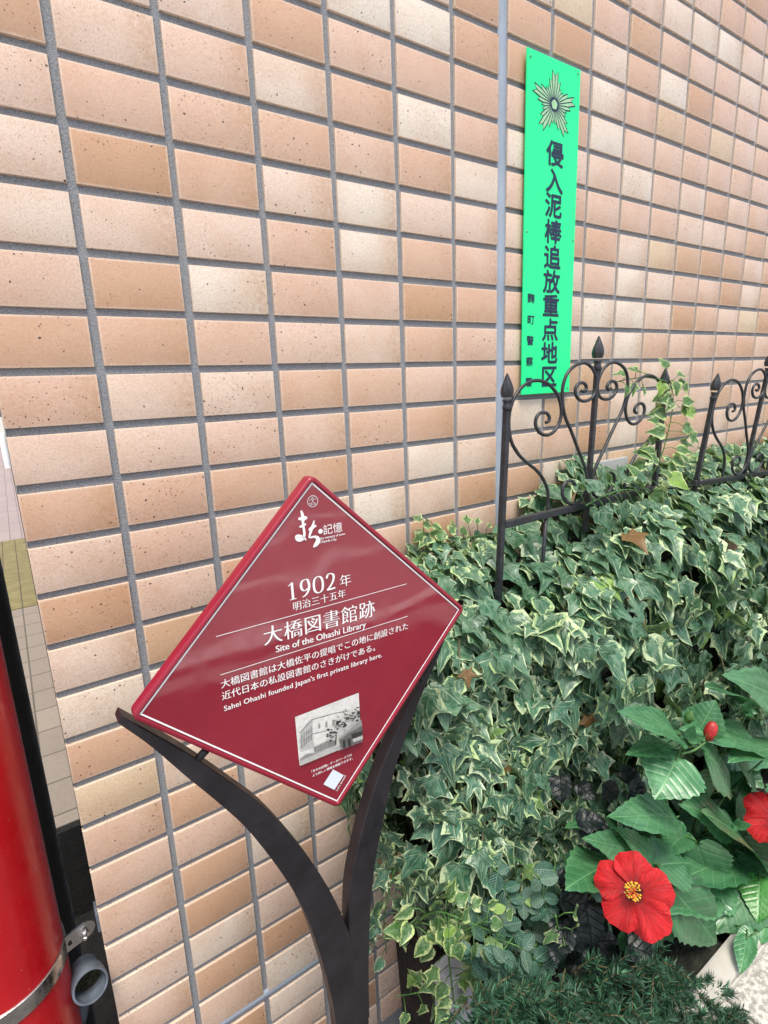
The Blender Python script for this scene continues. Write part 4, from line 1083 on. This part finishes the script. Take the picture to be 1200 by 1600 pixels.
def flower(px, py, Y, rad, axis, spin, seed):
    rr_ = np.random.default_rng(seed)
    C = onY(px, py, Y); az = unit(axis); ax = unit(np.cross((0, 0, 1), az)); ay = np.cross(az, ax)
    fl = MB(); nu, nv = 19, 15
    for k in range(5):
        a0 = spin + k * 2 * math.pi / 5; ph = rr_.random(4) * 6.28; sc = rr_.uniform(.93, 1.06)
        V = []; UV = []
        for j in range(nv):
            v = j / (nv - 1)
            for i in range(nu):
                u = i / (nu - 1) * 2 - 1
                half = .52 + .30 * math.sin(min(1, v * 1.15) * math.pi / 2) ** 1.1
                edge = 1 - .34 * abs(u) ** 2.6 + .022 * math.sin(u * 9 + ph[0]) + .014 * math.sin(u * 23 + ph[1])
                r = rad * sc * (.05 + .95 * v * edge)
                a = a0 + u * half
                h = -.010 + .35 * rad * (v ** .7) - .30 * rad * v ** 3 + rad * .10 * u * v + rad * v * v * (.10 * math.sin(u * 5.0 + ph[2]) + .075 * math.sin(u * 11 + ph[3]) + .03 * math.sin(u * 24 + ph[0])) + .0015 * k
                V.append(C + r * (math.cos(a) * ax + math.sin(a) * ay) + h * az); UV.append((u * half, v, 0))
        fl.add(V, [(j * nu + i, j * nu + i + 1, (j + 1) * nu + i + 1, (j + 1) * nu + i) for j in range(nv - 1) for i in range(nu - 1)], UV, rn=k * 3.7)
    o = build('flower', fl, MT_PETAL, hib, smooth=True)
    b = MB(); tipp = C + az * rad * .62 + ay * (-.05 * rad)
    b.tube(smooth_path([C - az * .01, C + az * rad * .35, tipp], 14), np.linspace(.0022, .0014, 14), 10); build('stamen_column', b, MT_BUD, o, smooth=True)
    b = MB()
    for k in range(46):
        f = rr_.uniform(.35, 1.0); base = C + az * rad * .62 * f; a = rr_.uniform(0, 6.28); d = math.cos(a) * ax + math.sin(a) * ay + az * .5
        e = base + d * rr_.uniform(.006, .011); b.tube([base, e], .0003, 4); b.lathe(e, [(.0002, -.0012), (.0011, -.0006), (.0013, 0), (.0010, .0008), (.0002, .0012)], 7)
    build('anthers', b, MT_YEL, o, smooth=True)
    b = MB()
    for k in range(5):
        a = k * 1.256; d = math.cos(a) * ax + math.sin(a) * ay; e = tipp + d * .005 + az * .006
        b.tube([tipp, e], .0004, 5); b.lathe(e, [(.0003, -.0013), (.0014, -.0005), (.0014, .0006), (.0003, .0013)], 8)
    build('stigma', b, simple('stigma_red', (.55, .02, .02), .5), o, smooth=True)
flower(990, 1394, -.470, .053, CD(onY(990, 1394, -.47)) + np.array([-.05, 0, .10]), .45, 1)
flower(1213, 1282, -.455, .060, CD(onY(1213, 1282, -.45)) + np.array([.15, -.1, .35]), 1.2, 2)
build('foliage', HL, MT_HIB, hib, smooth=True); build('leaf_stalk', HS, MT_GSTEM, hib, smooth=True)

# --- dark-leaved plant in the gap
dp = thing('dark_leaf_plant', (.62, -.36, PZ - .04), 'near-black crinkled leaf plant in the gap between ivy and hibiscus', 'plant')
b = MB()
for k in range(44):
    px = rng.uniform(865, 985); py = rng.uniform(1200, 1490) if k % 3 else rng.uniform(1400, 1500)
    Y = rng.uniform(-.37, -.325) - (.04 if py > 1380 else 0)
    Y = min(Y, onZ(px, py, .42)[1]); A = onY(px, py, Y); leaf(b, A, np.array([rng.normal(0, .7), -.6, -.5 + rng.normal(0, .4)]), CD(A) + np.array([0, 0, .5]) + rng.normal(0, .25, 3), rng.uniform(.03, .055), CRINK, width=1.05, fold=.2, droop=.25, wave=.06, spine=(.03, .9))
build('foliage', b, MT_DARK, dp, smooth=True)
for k in range(14):
    b = MB(); T = onY(rng.uniform(870, 975), rng.uniform(1220, 1480), -.28); S = np.array([.62 + rng.normal(0, .03), -.34, PZ - .04]); b.tube(smooth_path([S, (S + T) / 2 + np.array([0, .02, 0]), T], 10), .002, 6); build('stem', b, MT_STEM, dp, smooth=True)

# --- periwinkle
vp = thing('periwinkle', (.45, -.36, PZ - .04), 'trailing periwinkle with small oval leaf pairs below the ivy left of the flower', 'plant')
b = MB(); s = MB()
for k in range(34):
    px = rng.uniform(730, 935); py = rng.uniform(1385, 1530)
    if px > 880 and py < 1370: continue
    Y = -.345 + rng.normal(0, .016) - max(0, (py - 1440)) * .0003
    A = onY(px, py, Y); d = unit(np.array([rng.normal(0, .8), -.35, rng.normal(.0, .7)])); S = A - d * .10 + np.array([0, .045, -.05])
    P = smooth_path([S, A - d * .05, A, A + d * .02], 16); s.tube(P, .0010, 5)
    for j in range(4):
        q = P[15 - j * 3]; tg = unit(P[min(15, 16 - j * 3)] - P[13 - j * 3]); sd = unit(np.cross(tg, CD(q))); 
        for sg in (1, -1):
            L = rng.uniform(.019, .031) * (.75 if j == 0 else 1.0)
            leaf(b, q, sd * sg + tg * .45 + rng.normal(0, .15, 3), CD(q) + np.array([0, 0, .55]) + rng.normal(0, .2, 3), L, OVAL, width=rng.uniform(1.0, 1.25), fold=.15, droop=.12, wave=.012, spine=(.02, .93))
build('foliage', b, MT_VINCA, vp, smooth=True); build('runner', s, MT_GSTEM, vp, smooth=True)
# --- variegated bindweed-like young ivy over the periwinkle's left side
shoot('ivy_shoot', 'bright young ivy tips among the periwinkle at the lower left', [(640, 1450), (680, 1425), (730, 1440), (790, 1465)], [-.27, -.31, -.35, -.37], 26, MT_IVY2, (.026, .036), 12, spread=.02, shapes=(IVY_D, IVY_D, IVY_B))
shoot('ivy_shoot', 'three yellow green ivy leaves hanging left of the red flower', [(868, 1430), (872, 1450), (880, 1465), (884, 1480)], [-.40, -.40, -.402, -.403], 6, MT_IVY2, (.024, .03), 13, spread=.012)

# --- creeping juniper along the front of the planter
jn = thing('creeping_juniper', (.6, -.44, PZ - .04), 'dark green creeping juniper with prickly needles along the bottom of the planter', 'shrub')
b = MB(); s = MB()
def spray(A, d, L, nn_):
    d = unit(d); P = np.array([A + d * L * t + np.array([0, 0, -.25 * L * t * t]) for t in np.linspace(0, 1, 8)]); s.tube(P, np.linspace(.0014, .0006, 8), 5)
    for k in range(nn_):
        f = rng.uniform(.1, 1.0); p = A + d * L * f + np.array([0, 0, -.25 * L * f * f]); r = rng.normal(0, 1, 3); r = unit(r - d * (r @ d)); t = unit(d * .75 + r * .8); ln = rng.uniform(.010, .018)
        side = unit(np.cross(t, rng.normal(0, 1, 3))) * .0010
        b.add([p - side, p + side, p + t * ln * .6 + side * .8, p + t * ln, p + t * ln * .6 - side * .8], [(0, 1, 2, 3, 4)], [(-.2, 0, 0), (.2, 0, 0), (.2, .6, 0), (0, 1, 0), (-.2, .6, 0)], rn=float(np.clip(f * .75 + rng.uniform(0, .25), 0, 1)) if k % 3 else rng.random())
for k in range(520):
    px = rng.uniform(735, 1150); py = rng.uniform(1485, 1690) if px > 880 else rng.uniform(1530, 1690)
    lim = 1490 + max(0, 1010 - px) * .10 + max(0, px - 1050) * .95
    if py < lim: continue
    Y = -.425 - max(0, px - 950) * .0002 - (py - 1480) * .00028 + rng.normal(0, .012)
    Y = min(Y, onZ(px, py, .415)[1])
    A = onY(px, py, Y) - np.array([0, -.008, .02]); d = np.array([rng.normal(0, .9), -.65 + rng.normal(0, .4), .55 + rng.normal(0, .35)])
    spray(A, d, rng.uniform(.03, .065), 62)
build('foliage', b, MT_NEEDLE, jn); build('twig_tangle', s, MT_STEM, jn, smooth=True)
b = MB()
nx, ny = 60, 10
V = [(x, y, PZ - .03 + .02 * math.sin(x * 9 + 1) * math.sin((y + .51) * 14) + .01 * math.sin(x * 40)) for y in np.linspace(-.456, -.34, ny) for x in np.linspace(.42, .86, nx)]
b.add(V, [(j * nx + i, j * nx + i + 1, (j + 1) * nx + i + 1, (j + 1) * nx + i) for j in range(ny - 1) for i in range(nx - 1)]); build('shade_mat', b, MT_CORE, jn, smooth=True)  # solid sheet below the sprays, in the same painted shade colour
